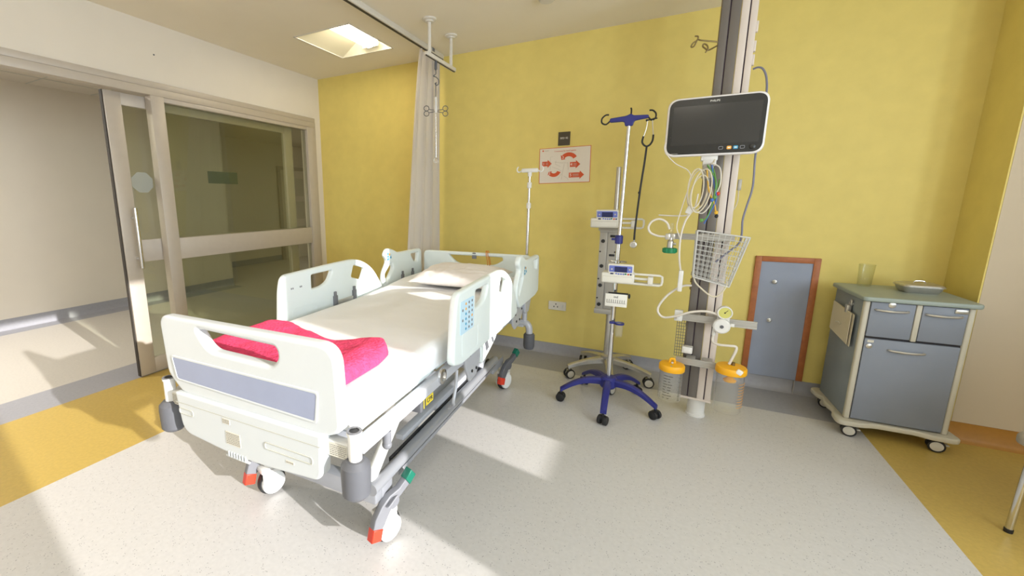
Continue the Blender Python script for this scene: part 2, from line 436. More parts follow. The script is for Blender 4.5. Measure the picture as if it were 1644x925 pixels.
# corridor beyond the glass
m = MB(); m.box(XC - 0.1, XC, -3.0, 4.4, 0, 2.75); m.box(-8.1, XC, 4.4, 4.5, 0, 2.75)
m.box(-8.1, -8.0, 4.5, 9.0, 0, 2.75); m.box(-8.1, -3.6, 9.0, 9.1, 0, 2.75)
m.box(-3.73, -3.62, YW + 0.1, 9.0, 0, 2.75); m.box(-8.1, -3.6, -3.1, -3.0, 0, 2.75)
struct(m.build('wall_corridor', M_CORW))
m = MB()
for (x0, x1, y0, y1) in ((-8.1, -3.72, -3.0, 9.0),): m.box(x0, x1, y0, y1, 2.67, 2.75)
m.mi = 1
for k in range(12): m.box(-6.3, -3.73, -2.6 + k * 0.6, -2.588 + k * 0.6, 2.667, 2.67)
for x in (-5.9, -5.3, -4.7, -4.1): m.box(x, x + 0.012, -3.0, 4.5, 2.667, 2.67)
struct(m.build('ceiling_corridor', [M_TILE, M_SLOT]))
skirt('baseboard_corridor', M_SKIRT, [((XC, -3.0), (1, 0)), ((XC, 4.5), (1, 0))], 0.12)
skirt('baseboard_alcove', M_SKIRT, [((-8.0, 4.5), (1, 0)), ((-8.0, 9.0), (1, 0))], 0.12)
# a doorway with glazed shelves far down the corridor
d = sempty('door_3', (-7.99, 7.55, 0))
m = MB(); m.box(0, 0.05, -0.5, -0.42, 0, 2.1); m.box(0, 0.05, 0.42, 0.5, 0, 2.1); m.box(0, 0.05, -0.5, 0.5, 2.1, 2.18)
m.build('door_frame', M_ALU, d)
m = MB(); m.box(-0.005, 0.02, -0.42, 0.42, 0.0, 2.1); m.build('door_leaf', M_CORW, d)
for z in (0.35, 0.95, 1.5):
    m = MB(); m.box(0.018, 0.028, -0.28, 0.28, z, z + 0.42, 0.004); m.build('door_panel', M_LABEL, d)
cl = bpy.data.lights.new('corridor_lamp_light', 'AREA'); cl.shape = 'RECTANGLE'; cl.size = 0.55; cl.size_y = 0.55; cl.energy = 46; cl.color = (1, 0.97, 0.92)
cl2 = cl.copy(); cl2.energy = 14  # second lamp, out of view, added to brighten the far corridor
for y, lb in ((0.2, 'square ceiling lamp of the corridor outside the sliding door'), (6.6, 'unseen fill lamp added at the far end of the corridor')):
    t = thing('corridor_lamp', lb, 'ceiling light', (-4.9, y, 2.666))
    m = MB(); m.box(-0.3, 0.3, -0.3, 0.3, -0.012, 0.0, 0.004); m.build('lamp_frame', M_TRACK, t)
    m = MB(); m.box(-0.27, 0.27, -0.27, 0.27, -0.016, -0.011, 0.002); m.build('lamp_diffuser', M_LAMPS, t)
    lo = bpy.data.objects.new('corridor_lamp_light', cl if y < 3 else cl2); C.objects.link(lo); lo.location = (-4.9, y, 2.64)

# ------------------------------------------------------------------ sliding glass door and its fixed frame
t = sempty('trim_1', (0, 0, 0))                       # frame: header, jambs
m = MB(); X0, X1 = XL - 0.055, XL + 0.022
m.box(X0, X1, OY0, OY1, HB, HT - 0.045, 0.003); m.box(X0, X1 - 0.004, OY0, OY1, HT - 0.044, HT, 0.003)
m.build('header', M_ALU, t)
m = MB(); m.box(X0, X1, 3.545, OY1, 0, HB, 0.003); m.build('end_jamb', M_ALU, t)
m = MB(); m.box(X0, X1, 1.945, 2.045, 0, HB, 0.003); m.build('middle_jamb', M_ALU, t)
m = MB(); m.box(X0, X1, OY0, OY0 + 0.1, 0, HB, 0.003); m.build('start_jamb', M_ALU, t)
t = sempty('window_1', (0, 0, 0))                     # fixed glazed panel
m = MB(); m.box(X0 + 0.008, X1 - 0.006, 2.045, 3.545, 0.925, 1.098, 0.003); m.build('middle_rail', M_ALU, t)
m = MB(); m.box(X0 + 0.008, X1 - 0.006, 2.045, 3.545, 0.0, 0.10, 0.003); m.build('bottom_rail', M_ALU, t)
m = MB(); m.box(X0 + 0.008, X1 - 0.006, 2.045, 3.545, HB - 0.035, HB, 0.003); m.build('top_rail', M_ALU, t)
m = MB(); m.box(XL - 0.02, XL - 0.014, 2.045, 3.545, 0.10, 0.925); m.build('glass_pane', M_GLASS, t)
m = MB(); m.box(XL - 0.02, XL - 0.014, 2.045, 3.545, 1.098, HB - 0.035); m.build('glass_pane', M_GLASS, t)
t = sempty('door_1', (0, 0, 0))                       # sliding leaf, parked behind the fixed panel
A0, A1 = XL - 0.118, XL - 0.066
m = MB(); m.box(A0, A1, 1.675, 1.785, 0.012, HB - 0.005, 0.004); m.build('leading_stile', M_ALU, t)
m = MB(); m.box(A0, A1, 3.305, 3.405, 0.012, HB - 0.005, 0.004); m.build('trailing_stile', M_ALU, t)
for nm, z0, z1 in (('top_rail', 2.095, HB - 0.005), ('middle_rail', 0.925, 1.098), ('bottom_rail', 0.012, 0.135)):
    m = MB(); m.box(A0 + 0.006, A1 - 0.004, 1.785, 3.305, z0, z1, 0.003); m.build(nm, M_ALU, t)
for z0, z1 in ((0.135, 0.925), (1.098, 2.095)):
    m = MB(); m.box((A0 + A1) / 2 - 0.003, (A0 + A1) / 2 + 0.003, 1.785, 3.305, z0, z1); m.build('glass_pane', M_GLASS, t)
m = MB(); m.box(A0 + 0.01, A1 - 0.01, 1.668, 1.676, 0.012, HB - 0.005); m.build('edge_gasket', M_ALUD, t)
hx = A1 + 0.055
m = MB(); m.cyl((hx, 1.755, 0.885), (hx, 1.755, 1.345), 0.016, seg=20)
for z in (0.96, 1.27): m.cyl((A1 - 0.002, 1.755, z), (hx, 1.755, z), 0.010)
m.build('door_handle', M_CHROME, t)
m = MB(); c8 = [(0.083 * math.cos(PI / 8 + k * PI / 4), 0.083 * math.sin(PI / 8 + k * PI / 4)) for k in range(8)]
m.prism(c8, 0, 0.0012, YZ(0)); o = m.build('glass_sticker', M_FROST, None, loc=((A0 + A1) / 2 + 0.0032, 1.872, 1.54))
tag(o, 'pale eight-sided sticker on the narrow pane beside the door handle', 'sticker')
m = MB(); m.box(0, 0.004, -0.148, 0.148, -0.053, 0.053, 0.001)
o = m.build('door_plate', M_GLSIGN, None, loc=((A0 + A1) / 2 + 0.0032, 2.567, 1.605))
tag(o, 'dark grey-green rectangular plate on the big glass pane', 'sign')

# ------------------------------------------------------------------ hatch door in the yellow wall
t = sempty('door_2', (0.783, YW, 0))
hw, fw_ = 0.172, 0.037
m = MB()
m.box(-hw, -hw + fw_, -0.018, 0.0, 0.10, 0.995, 0.002); m.box(hw - fw_ + 0.02, hw + 0.02, -0.018, 0.0, 0.10, 0.995, 0.002)
m.box(-hw + fw_, hw - fw_ + 0.02, -0.018, 0.0, 0.958, 0.995, 0.002)
m.build('hatch_frame', M_WOOD, t)
m = MB(); m.box(-hw + fw_, hw - fw_ + 0.02, -0.010, 0.0, 0.10, 0.958); m.build('hatch_panel', M_HATCH, t)
for z in (0.813, 0.528):
    m = MB(); m.lathe([(0.014, 0), (0.014, 0.004), (0.007, 0.006), (0.007, 0.016), (0.011, 0.018), (0.011, 0.024), (0.006, 0.027)], 18, TR(-0.045, -0.010, z) @ RX(PI / 2))
    m.build('hatch_lock', M_STEEL, t)
m = MB(); m.box(0.145, 0.149, -0.033, -0.014, 0.0, 0.10); m.build('cover_strip', M_STEEL, t)

# ------------------------------------------------------------------ hospital bed (local: x across, y towards the head)
BED = thing('hospital_bed', 'white electric hospital bed with raised side rails standing on castors', 'bed', (-1.234, 0.899, 0), 0.0373)
# footboard
fo = rpoly([(-0.418, 0.745, 0.02), (-0.437, 0.975, 0.05), (0.413, 0.978, 0.07), (0.425, 0.70, 0.03), (0.36, 0.672, 0.02), (-0.33, 0.672, 0.02), (-0.372, 0.70, 0.03)], 8)
fh = rpoly([(-0.222, 0.946, 0.02), (-0.165, 0.872, 0.05), (0.150, 0.868, 0.04), (0.180, 0.902, 0.02), (0.172, 0.938, 0.02)], 8)
m = MB(); m.mesh(plate(fo, [fh], 0.046, 0.014, 4), XZ(0.0)); FB = m.build('footboard', M_FOOT, BED, 45)
m = MB(); m.mesh(plate(rpoly([(-0.372, 0.815, 0.01), (0.335, 0.813, 0.01), (0.322, 0.720, 0.008), (-0.352, 0.734, 0.008)]), [], 0.004, 0.001), XZ(-0.0235)); m.build('accent_panel', M_BLUEP, FB)
fr = rpoly([(-0.380, 0.823, 0.014), (0.343, 0.821, 0.014), (0.330, 0.712, 0.012), (-0.359, 0.727, 0.012)])
fr2 = rpoly([(-0.372, 0.815, 0.01), (0.335, 0.813, 0.01), (0.322, 0.720, 0.008), (-0.352, 0.734, 0.008)])
m = MB(); m.mesh(plate(fr, [fr2], 0.006, 0.0015), XZ(-0.0235)); m.build('panel_rim', M_FOOT, FB)
m = MB(); lo_ = rpoly([(-0.362, 0.682, 0.008), (0.352, 0.682, 0.008), (0.346, 0.522, 0.035), (0.0, 0.492, 0.2), (-0.335, 0.522, 0.05)], 8)
m.mesh(plate(lo_, [], 0.052, 0.008, 3), XZ(-0.012)); LP = m.build('lower_panel', M_FOOT, BED, 45)
def slot(x0, x1, z, h, nm='grip_slot'):
    m = MB(); m.mesh(plate(rrect(x0, x1, z, z + h, h * 0.45), [rrect(x0 + 0.004, x1 - 0.004, z + 0.004, z + h - 0.004, h * 0.35)], 0.004, 0.0012), XZ(-0.0385)); m.build(nm, M_SLOT, LP)
slot(-0.345, -0.262, 0.598, 0.026); slot(0.105, 0.318, 0.572, 0.028)
m = MB(); m.box(-0.36, 0.35, -0.0392, -0.036, 0.642, 0.645); m.build('seam_line', M_SLOT, LP)
def label(x0, x1, z0, z1, lines, parent=LP, y=-0.0395):
    m = MB(); m.mi = 0; m.box(x0, x1, y, y + 0.002, z0, z1)
    m.mi = 1
    for k in range(lines):
        zz = z1 - (z1 - z0) * (k + 1) / (lines + 1)
        xx = x0 + 0.003
        while xx < x1 - 0.006:
            l = random.uniform(0.003, 0.009); m.box(xx, min(xx + l, x1 - 0.002), y - 0.0004, y, zz - 0.0008, zz + 0.0008); xx += l + 0.002
    m.build('printed_label', [M_LABEL, M_INK], parent)
label(-0.10, -0.062, 0.617, 0.637, 3); label(-0.088, -0.015, 0.540, 0.590, 7); label(0.20, 0.235, 0.548, 0.558, 1)
m = MB()
for k in range(7): m.box(-0.085 + k * 0.014, -0.078 + k * 0.014, -0.041, -0.030, 0.492, 0.512, 0.002)
m.box(-0.10, 0.02, -0.039, -0.030, 0.486, 0.494, 0.003)
m.build('grip_ribs', M_FOOT, LP)
# mattress platform and side frame
m = MB()
for s in (-1, 1):
    m.box(s * 0.425, s * 0.465, 0.03, 1.68, 0.61, 0.655, 0.006); m.box(s * 0.425, s * 0.465, 1.70, 2.18, 0.64, 0.68, 0.006)
    m.box(s * 0.425, s * 0.465, 1.62, 1.74, 0.61, 0.68, 0.006)
m.box(-0.44, 0.44, 0.035, 0.085, 0.60, 0.645, 0.006); m.box(-0.44, 0.44, 2.13, 2.18, 0.63, 0.675, 0.006)
m.build('side_frame', M_FRAME, BED)
m = MB()
for y0, y1 in ((0.06, 0.62), (0.64, 1.10), (1.12, 2.12)): m.box(-0.42, 0.42, y0, y1, 0.655, 0.672, 0.004)
m.build('mattress_platform', M_BEDM, BED)
for s in (-1, 1):
    m = MB(); m.lathe([(0.033, -0.006), (0.033, 0.006), (0.022, 0.008), (0.022, 0.002)], 20, TR(s * 0.468, 0.60, 0.650) @ RY(PI / 2)); m.build('frame_hinge', M_CHROME, BED)
# drip-rod post, bumper rollers
for s in (-1, 1):
    m = MB(); m.lathe([(0.021, 0.585), (0.021, 0.695), (0.024, 0.697), (0.024, 0.706), (0.015, 0.706), (0.014, 0.66)], 20, TR(s * 0.455, 0.0, 0), True, True)
    m.box(min(s * 0.33, s * 0.455), max(s * 0.33, s * 0.455), -0.006, 0.03, 0.600, 0.655, 0.004)
    P = m.build('corner_post', M_WPIPE, BED)
    m = MB(); m.lathe([(0.0155, 0.7062), (0.0155, 0.7072), (0.0, 0.7072)], 18, TR(s * 0.455, 0.0, 0), True, False); m.mi = 1; m.lathe([(0.0157, 0.704), (0.0238, 0.7065), (0.0238, 0.709), (0.0157, 0.709)], 20, TR(s * 0.455, 0, 0), False, False); m.build('post_mouth', [M_BLACK, M_MGREY], P)  # black disc stands in for the shade inside the open post top
    m = MB(); m.lathe([(0.018, 0.484), (0.034, 0.487), (0.045, 0.500), (0.047, 0.575), (0.045, 0.596), (0.030, 0.612), (0.02, 0.613)], 24, TR(s * 0.455, 0.0, 0)); m.build('bumper_roller', M_DGREY, P)
    label(s * 0.36 if s > 0 else -0.43, 0.43 if s > 0 else -0.36, 0.605, 0.65, 6, P, -0.009)
# base
m = MB()
for s in (-1, 1):
    m.tube([(s * 0.335, 0.24, 0.300), (s * 0.335, 1.74, 0.300)], 0.026, 18); m.box(s * 0.345, s * 0.352, 0.42, 1.72, 0.252, 0.272, 0.003)
m.box(-0.34, 0.34, 0.26, 0.32, 0.215, 0.29, 0.01); m.box(-0.32, 0.32, 1.68, 1.74, 0.215, 0.29, 0.01)
for s in (-1, 1):
    m.box(s * 0.315, s * 0.345, 0.30, 0.38, 0.195, 0.28, 0.008); m.box(s * 0.318, s * 0.342, 1.70, 1.93, 0.200, 0.265, 0.008)
m.build('base_frame', M_BASE, BED)
for s in (-1, 1):
    m = MB(); m.box(s * 0.300, s * 0.316, 0.42, 1.68, 0.300, 0.322, 0.003); m.build('rail_slot', M_BLACK, BED)
m = MB()
for s in (-1, 1): m.box(s * 0.255, s * 0.296, 0.55, 1.66, 0.325, 0.350, 0.004)
m.box(-0.30, 0.30, 0.9, 1.3, 0.30, 0.335, 0.004)
m.build('base_tray', M_FRAME, BED)
for s in (-1, 1):
    for (ya, za, yb, zb) in ((0.62, 0.62, 0.26, 0.31), (1.80, 0.63, 1.50, 0.32)):
        m = MB(); m.tube([(s * 0.31, ya, za), (s * 0.31, yb, zb)], 0.024, 16)
        m.cyl((s * 0.285, ya, za), (s * 0.335, ya, za), 0.03); m.build('lift_arm', M_FRAME if ya > 1 else M_WPIPE, BED)
m = MB(); m.tube([(0, 0.75, 0.60), (0, 1.35, 0.36)], 0.035, 16); m.box(-0.05, 0.05, 1.2, 1.45, 0.33, 0.43, 0.01); m.build('lift_motor', M_DGREY, BED)
# castors
def castor(x, y, s):
    m = MB(); m.lathe([(0.03, 0.135), (0.032, 0.175), (0.024, 0.20)], 18, TR(x, y, 0))
    m.box(x - 0.031, x - 0.022, y - 0.05, y + 0.035, 0.05, 0.15, 0.004); m.box(x + 0.022, x + 0.031, y - 0.05, y + 0.035, 0.05, 0.15, 0.004)
    m.box(x - 0.031, x + 0.031, y - 0.055, y + 0.04, 0.125, 0.152, 0.008)
    cs = m.build('castor', M_WPIPE, BED)
    m = MB(); M = TR(x, y, 0.066) @ RY(PI / 2)
    m.mi = 0; m.lathe([(0.052, -0.018), (0.061, -0.017), (0.066, -0.008), (0.066, 0.008), (0.061, 0.017), (0.052, 0.018)], 30, M)
    m.mi = 1; m.lathe([(0.0, -0.034), (0.054, -0.032), (0.056, -0.018)], 30, M, True, False); m.lathe([(0.056, 0.018), (0.054, 0.032), (0.0, 0.034)], 30, M, False, True)
    m.build('wheel', [M_BLACK, M_BEDW], cs)
    m = MB(); xa, xb = (x + s * 0.024, x + s * 0.054); xa, xb = min(xa, xb), max(xa, xb)
    pg = [(y + 0.085, 0.238), (y + 0.040, 0.212), (y + 0.005, 0.195), (y - 0.026, 0.16), (y - 0.048, 0.125), (y - 0.060, 0.112), (y - 0.104, 0.132), (y - 0.092, 0.170), (y - 0.058, 0.212), (y - 0.018, 0.238), (y + 0.03, 0.245), (y + 0.065, 0.268)]
    m.mi = 0; m.mesh(plate(pg, [rpoly([(y - 0.028, 0.190, 0.01), (y + 0.022, 0.222, 0.008), (y - 0.012, 0.226, 0.008), (y - 0.046, 0.205, 0.008)])] if y < 1 else [], xb - xa, 0.004), YZ((xa + xb) / 2))
    m.cyl((x + s * 0.015, y + 0.012, 0.185), (x + s * 0.040, y + 0.012, 0.185), 0.028)
    m.mi = 1; m.mesh(plate([(y + 0.086, 0.236), (y + 0.064, 0.270), (y + 0.095, 0.300), (y + 0.120, 0.266)], [], xb - xa + 0.006, 0.004), YZ((xa + xb) / 2))
    m.mi = 2; m.mesh(plate([(y - 0.058, 0.113), (y - 0.104, 0.133), (y - 0.116, 0.082), (y - 0.070, 0.066)], [], xb - xa + 0.006, 0.004), YZ((xa + xb) / 2))
    cs.matrix_local = TR(x, y, 0) @ RZ(-0.32) @ TR(-x, -y, 0)
    m.build('brake_pedal', [M_MGREY if y < 1 else M_DGREY, M_GREEN, M_RED], cs)
castor(0.33, 0.345, 1); castor(-0.33, 0.345, -1); castor(0.345, 1.94, 1); castor(-0.345, 1.94, -1)
# headboard
ho = rrect(-0.455, 0.455, 0.672, 0.985, 0.04, 8)
hh = rpoly([(-0.225, 0.958, 0.015), (-0.150, 0.890, 0.05), (0.165, 0.890, 0.05), (0.240, 0.935, 0.02), (0.235, 0.958, 0.015)], 8)
m = MB(); m.mesh(plate(ho, [hh], 0.04, 0.012, 4), XZ(2.20)); m.build('headboard', M_BEDM, BED, 45)
m = MB(); m.box(-0.015, 0.02, 2.174, 2.19, 0.935, 0.965, 0.003); m.box(-0.01, 0.015, 2.172, 2.184, 0.975, 0.984, 0.002); m.build('board_latch', M_MGREY, BED)
for s in (-1, 1):
    m = MB(); m.tube([(s * 0.42, 2.20, 0.68), (s * 0.42, 2.20, 0.47)], 0.02, 14)
    m.tube(smooth([(s * 0.25, 2.20, 0.455), (s * 0.36, 2.20, 0.455), (s * 0.43, 2.20, 0.452), (s * 0.458, 2.20, 0.42), (s * 0.462, 2.20, 0.36)], 6), 0.026, 14)
    m.box(min(s * 0.36, s * 0.42), max(s * 0.36, s * 0.42), 2.18, 2.22, 0.42, 0.48, 0.006)
    m.tube([(s * 0.28, 2.20, 0.455), (s * 0.28, 2.15, 0.64)], 0.016, 12)
    P = m.build('head_post', M_FRAME, BED)
    m = MB(); m.lathe([(0.02, 0.245), (0.036, 0.250), (0.043, 0.27), (0.043, 0.36), (0.034, 0.372), (0.02, 0.374)], 24, TR(s * 0.462, 2.20, 0)); m.build('bumper_roller', M_DGREY, P)
m = MB(); m.tube([(-0.30, 2.20, 0.455), (0.30, 2.20, 0.455)], 0.022, 14); m.build('head_crossbar', M_FRAME, BED)
# side rails
ro = rpoly([(0.605, 0.70, 0.03), (0.628, 0.93, 0.03), (0.650, 1.010, 0.06), (1.02, 1.020, 0.2), (1.30, 1.022, 0.12), (1.465, 0.945, 0.14), (1.58, 0.80, 0.1), (1.625, 0.69, 0.03), (1.55, 0.672, 0.03), (0.70, 0.672, 0.03)], 8)
rh1 = rpoly([(0.862, 0.980, 0.012), (1.048, 0.982, 0.02), (1.010, 0.920, 0.05), (0.945, 0.898, 0.05), (0.862, 0.897, 0.012)], 6)
rh2 = rpoly([(1.258, 0.984, 0.015), (1.384, 0.944, 0.02), (1.338, 0.870, 0.015), (1.226, 0.908, 0.015)], 6)
go = rpoly([(1.595, 0.79, 0.06), (1.600, 0.865, 0.08), (1.672, 0.955, 0.03), (1.622, 1.000, 0.05), (1.668, 1.052, 0.05), (1.745, 1.034, 0.04), (1.815, 1.003, 0.05), (2.195, 0.998, 0.04), (2.205, 0.72, 0.03), (2.12, 0.700, 0.03), (1.68, 0.700, 0.04)], 8)
gh1 = rpoly([(2.012, 0.968, 0.012), (2.142, 0.972, 0.015), (2.128, 0.898, 0.012), (2.065, 0.900, 0.04)], 6)
gh2 = rpoly([(1.722, 0.938, 0.012), (1.622, 0.862, 0.02), (1.645, 0.790, 0.015), (1.750, 0.893, 0.03)], 6)
def keys(parent, x, y0, y1, z0, z1, cols, rows, mats, sz):
    for i in range(cols):
        for j in range(rows):
            m = MB(); yy = y0 + (y1 - y0) * (i + 0.5) / cols; zz = z0 + (z1 - z0) * (j + 0.5) / rows
            m.lathe([(sz, -0.001), (sz, 0.001), (sz * 0.6, 0.002)], 10, TR(x, yy, zz) @ RY(PI / 2 if x > 0 else PI / 2))
            yield m, i, j
for s in (-1, 1):
    x = s * 0.50
    m = MB(); m.mesh(plate(ro, [rh1, rh2], 0.036, 0.012, 4), YZ(x)); SR = m.build('side_rail', M_BEDM, BED, 45)
    m = MB(); m.mesh(plate(go, [gh1, gh2], 0.036, 0.012, 4), YZ(x)); GR = m.build('head_rail', M_BEDM, BED, 45)
    # moulded recess lines
    m = MB(); m.mesh(plate(rrect(0.70, 0.90, 0.70, 0.815, 0.02), [rrect(0.705, 0.895, 0.705, 0.81, 0.016)], 0.002, 0.0006), YZ(x + 0.018)); m.mesh(plate(rrect(0.70, 0.90, 0.70, 0.815, 0.02), [rrect(0.705, 0.895, 0.705, 0.81, 0.016)], 0.002, 0.0006), YZ(x - 0.018)); m.build('moulded_line', M_BEDM, SR)
    # inner hinges
    xi = x - s * 0.022
    for yy, P, zz in ((1.055, SR, 0.79), (1.245, SR, 0.79), (1.87, GR, 0.795), (2.03, GR, 0.795)):
        m = MB(); m.box(xi - 0.008, xi + 0.006, yy - 0.018, yy + 0.018, 0.70, zz + 0.03, 0.003); m.box(xi - 0.010, xi + 0.006, yy - 0.010, yy + 0.010, zz + 0.02, zz + 0.055, 0.003); m.build('rail_hinge', M_MGREY, P)
    for ya, yb, P in ((1.06, 1.24, SR), (1.875, 2.025, GR)):
        m = MB(); m.box(xi - 0.004, xi + 0.004, ya, yb, 0.745, 0.785, 0.002); m.build('hinge_bar', M_STEEL, P)
    # keys
    xo = x + s * 0.0185
    if s > 0:
        m = MB(); m.mesh(plate(rrect(0.675, 0.835, 0.815, 0.965, 0.012), [], 0.003, 0.001), YZ(xo)); KP = m.build('control_panel', M_LBLUE, SR)
        for i in range(4):
            for j in range(6):
                mm = MB(); yy = 0.70 + i * 0.037; zz = 0.832 + j * 0.023
                mm.lathe([(0.0065, 0), (0.0065, 0.001), (0.0045, 0.002)], 12, TR(xo + 0.0016, yy, zz) @ RY(PI / 2))
                if i == 0 and j in (1, 2, 3): mt = M_MGREY
                elif i == 1: mt = M_TEAL if j < 4 else M_KORG
                elif i == 3 and j == 2: mt = M_KORG
                else: mt = M_MGREY
                if i == 0 and j not in (2, 4): mm.bm.free(); continue
                mm.build('control_key', mt, KP)
    else:
        for yy in (0.70, 0.712, 0.765, 0.775):
            m = MB(); m.box(x + 0.0175, x + 0.0195, yy, yy + 0.006, 0.925, 0.934); m.build('position_mark', M_MGREY, SR)
    xk = x + 0.0185
    for i, (yy, zz, mt) in enumerate(((1.668, 1.008, M_TEAL), (1.668, 0.988, M_TEAL), (1.668, 0.968, M_TEAL), (1.690, 1.002, M_KORG), (1.706, 0.996, M_LBLUE), (1.706, 0.978, M_TEAL), (1.690, 0.972, M_LBLUE))):
        dy, dz = (0.0, 0.0) if s < 0 else (0.10, -0.05)
        mm = MB(); mm.lathe([(0.009, 0), (0.009, 0.001), (0.007, 0.002)], 12, TR(xk, yy + dy, zz + dz) @ RY(PI / 2)); mm.build('rail_key', mt, GR)
    # outer brackets under the rails
    xb = s * 0.47
    for (ya, yb, za) in ((0.86, 1.02, 0.50), (1.68, 1.86, 0.54)):
        m = MB(); m.mesh(plate([(ya - 0.03, 0.67), (yb + 0.10, 0.69), (yb + 0.06, 0.63), (yb - 0.02, za + 0.01), (ya + 0.05, za), (ya, 0.58)], [], 0.014, 0.003), YZ(xb))
        m.mi = 1
        for (yy, zz) in ((ya + 0.04, 0.645), (ya + 0.07, za + 0.05), (yb - 0.03, za + 0.045), (yb + 0.02, 0.65)):
            m.cyl((xb + s * 0.004, yy, zz), (xb + s * 0.011, yy, zz), 0.008, seg=10)
        m.build('rail_bracket', [M_FRAME, M_BLACK], BED)
    m = MB(); m.mesh(plate(rpoly([(1.04, 0.67, 0.01), (1.33, 0.685, 0.02), (1.30, 0.615, 0.02), (1.17, 0.565, 0.02), (1.06, 0.535, 0.02)]), [], 0.02, 0.006, 3), YZ(s * 0.472)); RC = m.build('rail_cover', M_BEDM, BED)
    m = MB(); m.mesh(plate([(1.10, 0.655), (1.14, 0.655), (1.17, 0.60), (1.13, 0.59)], [], 0.004, 0.001), YZ(s * 0.483)); m.mesh(plate([(1.20, 0.66), (1.22, 0.66), (1.255, 0.61), (1.235, 0.605)], [], 0.004, 0.001), YZ(s * 0.483)); m.build('cover_slot', M_DGREY, RC)
    m = MB(); m.mesh(plate(rpoly([(1.90, 0.72, 0.01), (2.10, 0.72, 0.01), (2.02, 0.60, 0.02), (1.93, 0.60, 0.02)]), [], 0.02, 0.004), YZ(s * 0.485)); m.build('rail_cover', M_FRAME, BED)
m = MB(); m.box(0.395, 0.452, 0.44, 0.545, 0.562, 0.604, 0.005); m.box(0.39, 0.455, 0.425, 0.448, 0.556, 0.608, 0.004); CP = m.build('release_handle', M_DGREY, BED)
m = MB(); m.box(0.4525, 0.454, 0.475, 0.54, 0.566, 0.600); m.build('yellow_tag', M_YLAB, CP)
m = MB(); m.mesh(text('CPR', 0.028), YZ(0.4546) @ TR(0.508, 0.583, 0)); m.build('tag_letters', M_INK, CP)
m = MB(); m.box(0.4525, 0.454, 0.455, 0.460, 0.562, 0.604); m.build('tag_stripe', M_YLAB, CP)
m = MB(); m.tube(smooth([(0.45, 0.80, 0.60), (0.45, 0.79, 0.52), (0.45, 0.76, 0.455), (0.42, 0.83, 0.40), (0.38, 0.86, 0.36)], 5), 0.008, 10); m.build('release_rod', M_FRAME, BED)
m = MB(); m.cyl((0.44, 0.20, 0.60), (0.44, 0.20, 0.545), 0.016); m.sphere((0.44, 0.20, 0.545), 0.018); m.build('strap_knob', M_MGREY, BED)

# things on the bed (own top-level objects, in the bed's direction)
BM = TR(-1.234, 0.899, 0) @ RZ(0.0373)
def on_bed(name, label, cat, mb, mt, ang=60):
    o = mb.build(name, mt, None, ang); o.matrix_world = BM; return tag(o, label, cat)
def mattress():
    m = MB(); nx, ny = 40, 90; W, Y0, Y1 = 0.428, 0.035, 2.165; Zb, Zt = 0.676, 0.787; rad = 0.03
    def top(y): return Zt + 0.034 * max(0, min(1, (y - 1.15) / 0.6)) ** 1.5
    g = {}
    for i in range(nx + 1):
        for j in range(ny + 1):
            u = i / nx; v = j / ny; x = -W + 2 * W * u; y = Y0 + (Y1 - Y0) * v
            e = min(x + W, W - x, y - Y0, Y1 - y); z = top(y)
            if e < rad: z -= rad * (1 - math.sqrt(max(0, 1 - (1 - e / rad) ** 2)))
            z += 0.0022 * mnoise.noise((x * 5, y * 5, 0)) + 0.0012 * mnoise.noise((x * 3, y * 16, 2))
            g[i, j] = m.bm.verts.new((x, y, z))
    for i in range(nx):
        for j in range(ny): m.bm.faces.new((g[i, j], g[i + 1, j], g[i + 1, j + 1], g[i, j + 1]))
    loop = [(i, 0) for i in range(nx)] + [(nx, j) for j in range(ny)] + [(i, ny) for i in range(nx, 0, -1)] + [(0, j) for j in range(ny, 0, -1)]
    rings = [[g[k] for k in loop]]
    for t in (0.35, 0.7, 1.0):
        rg = []
        for k in loop:
            c = g[k].co; z = c.z + (Zb + 0.034 * max(0, min(1, (c.y - 1.15) / 0.6)) * 0.2 - c.z) * t
            o = 0.004 * mnoise.noise((c.x * 9, c.y * 9, z * 20)) + 0.003 * math.sin(PI * t)
            d = Vector((0, 0, 0))
            if abs(abs(c.x) - W) < 1e-4: d.x = math.copysign(1, c.x)
            if abs(c.y - Y0) < 1e-4: d.y = -1
            if abs(c.y - Y1) < 1e-4: d.y = 1
            rg.append(m.bm.verts.new((c.x + d.x * o, c.y + d.y * o, z)))
        m.bridge(rings[-1], rg); rings.append(rg)
    m.bm.faces.new(rings[-1])
    return m
on_bed('mattress', 'mattress under a tight white fitted sheet on the hospital bed', 'mattress', mattress(), M_SHEET)
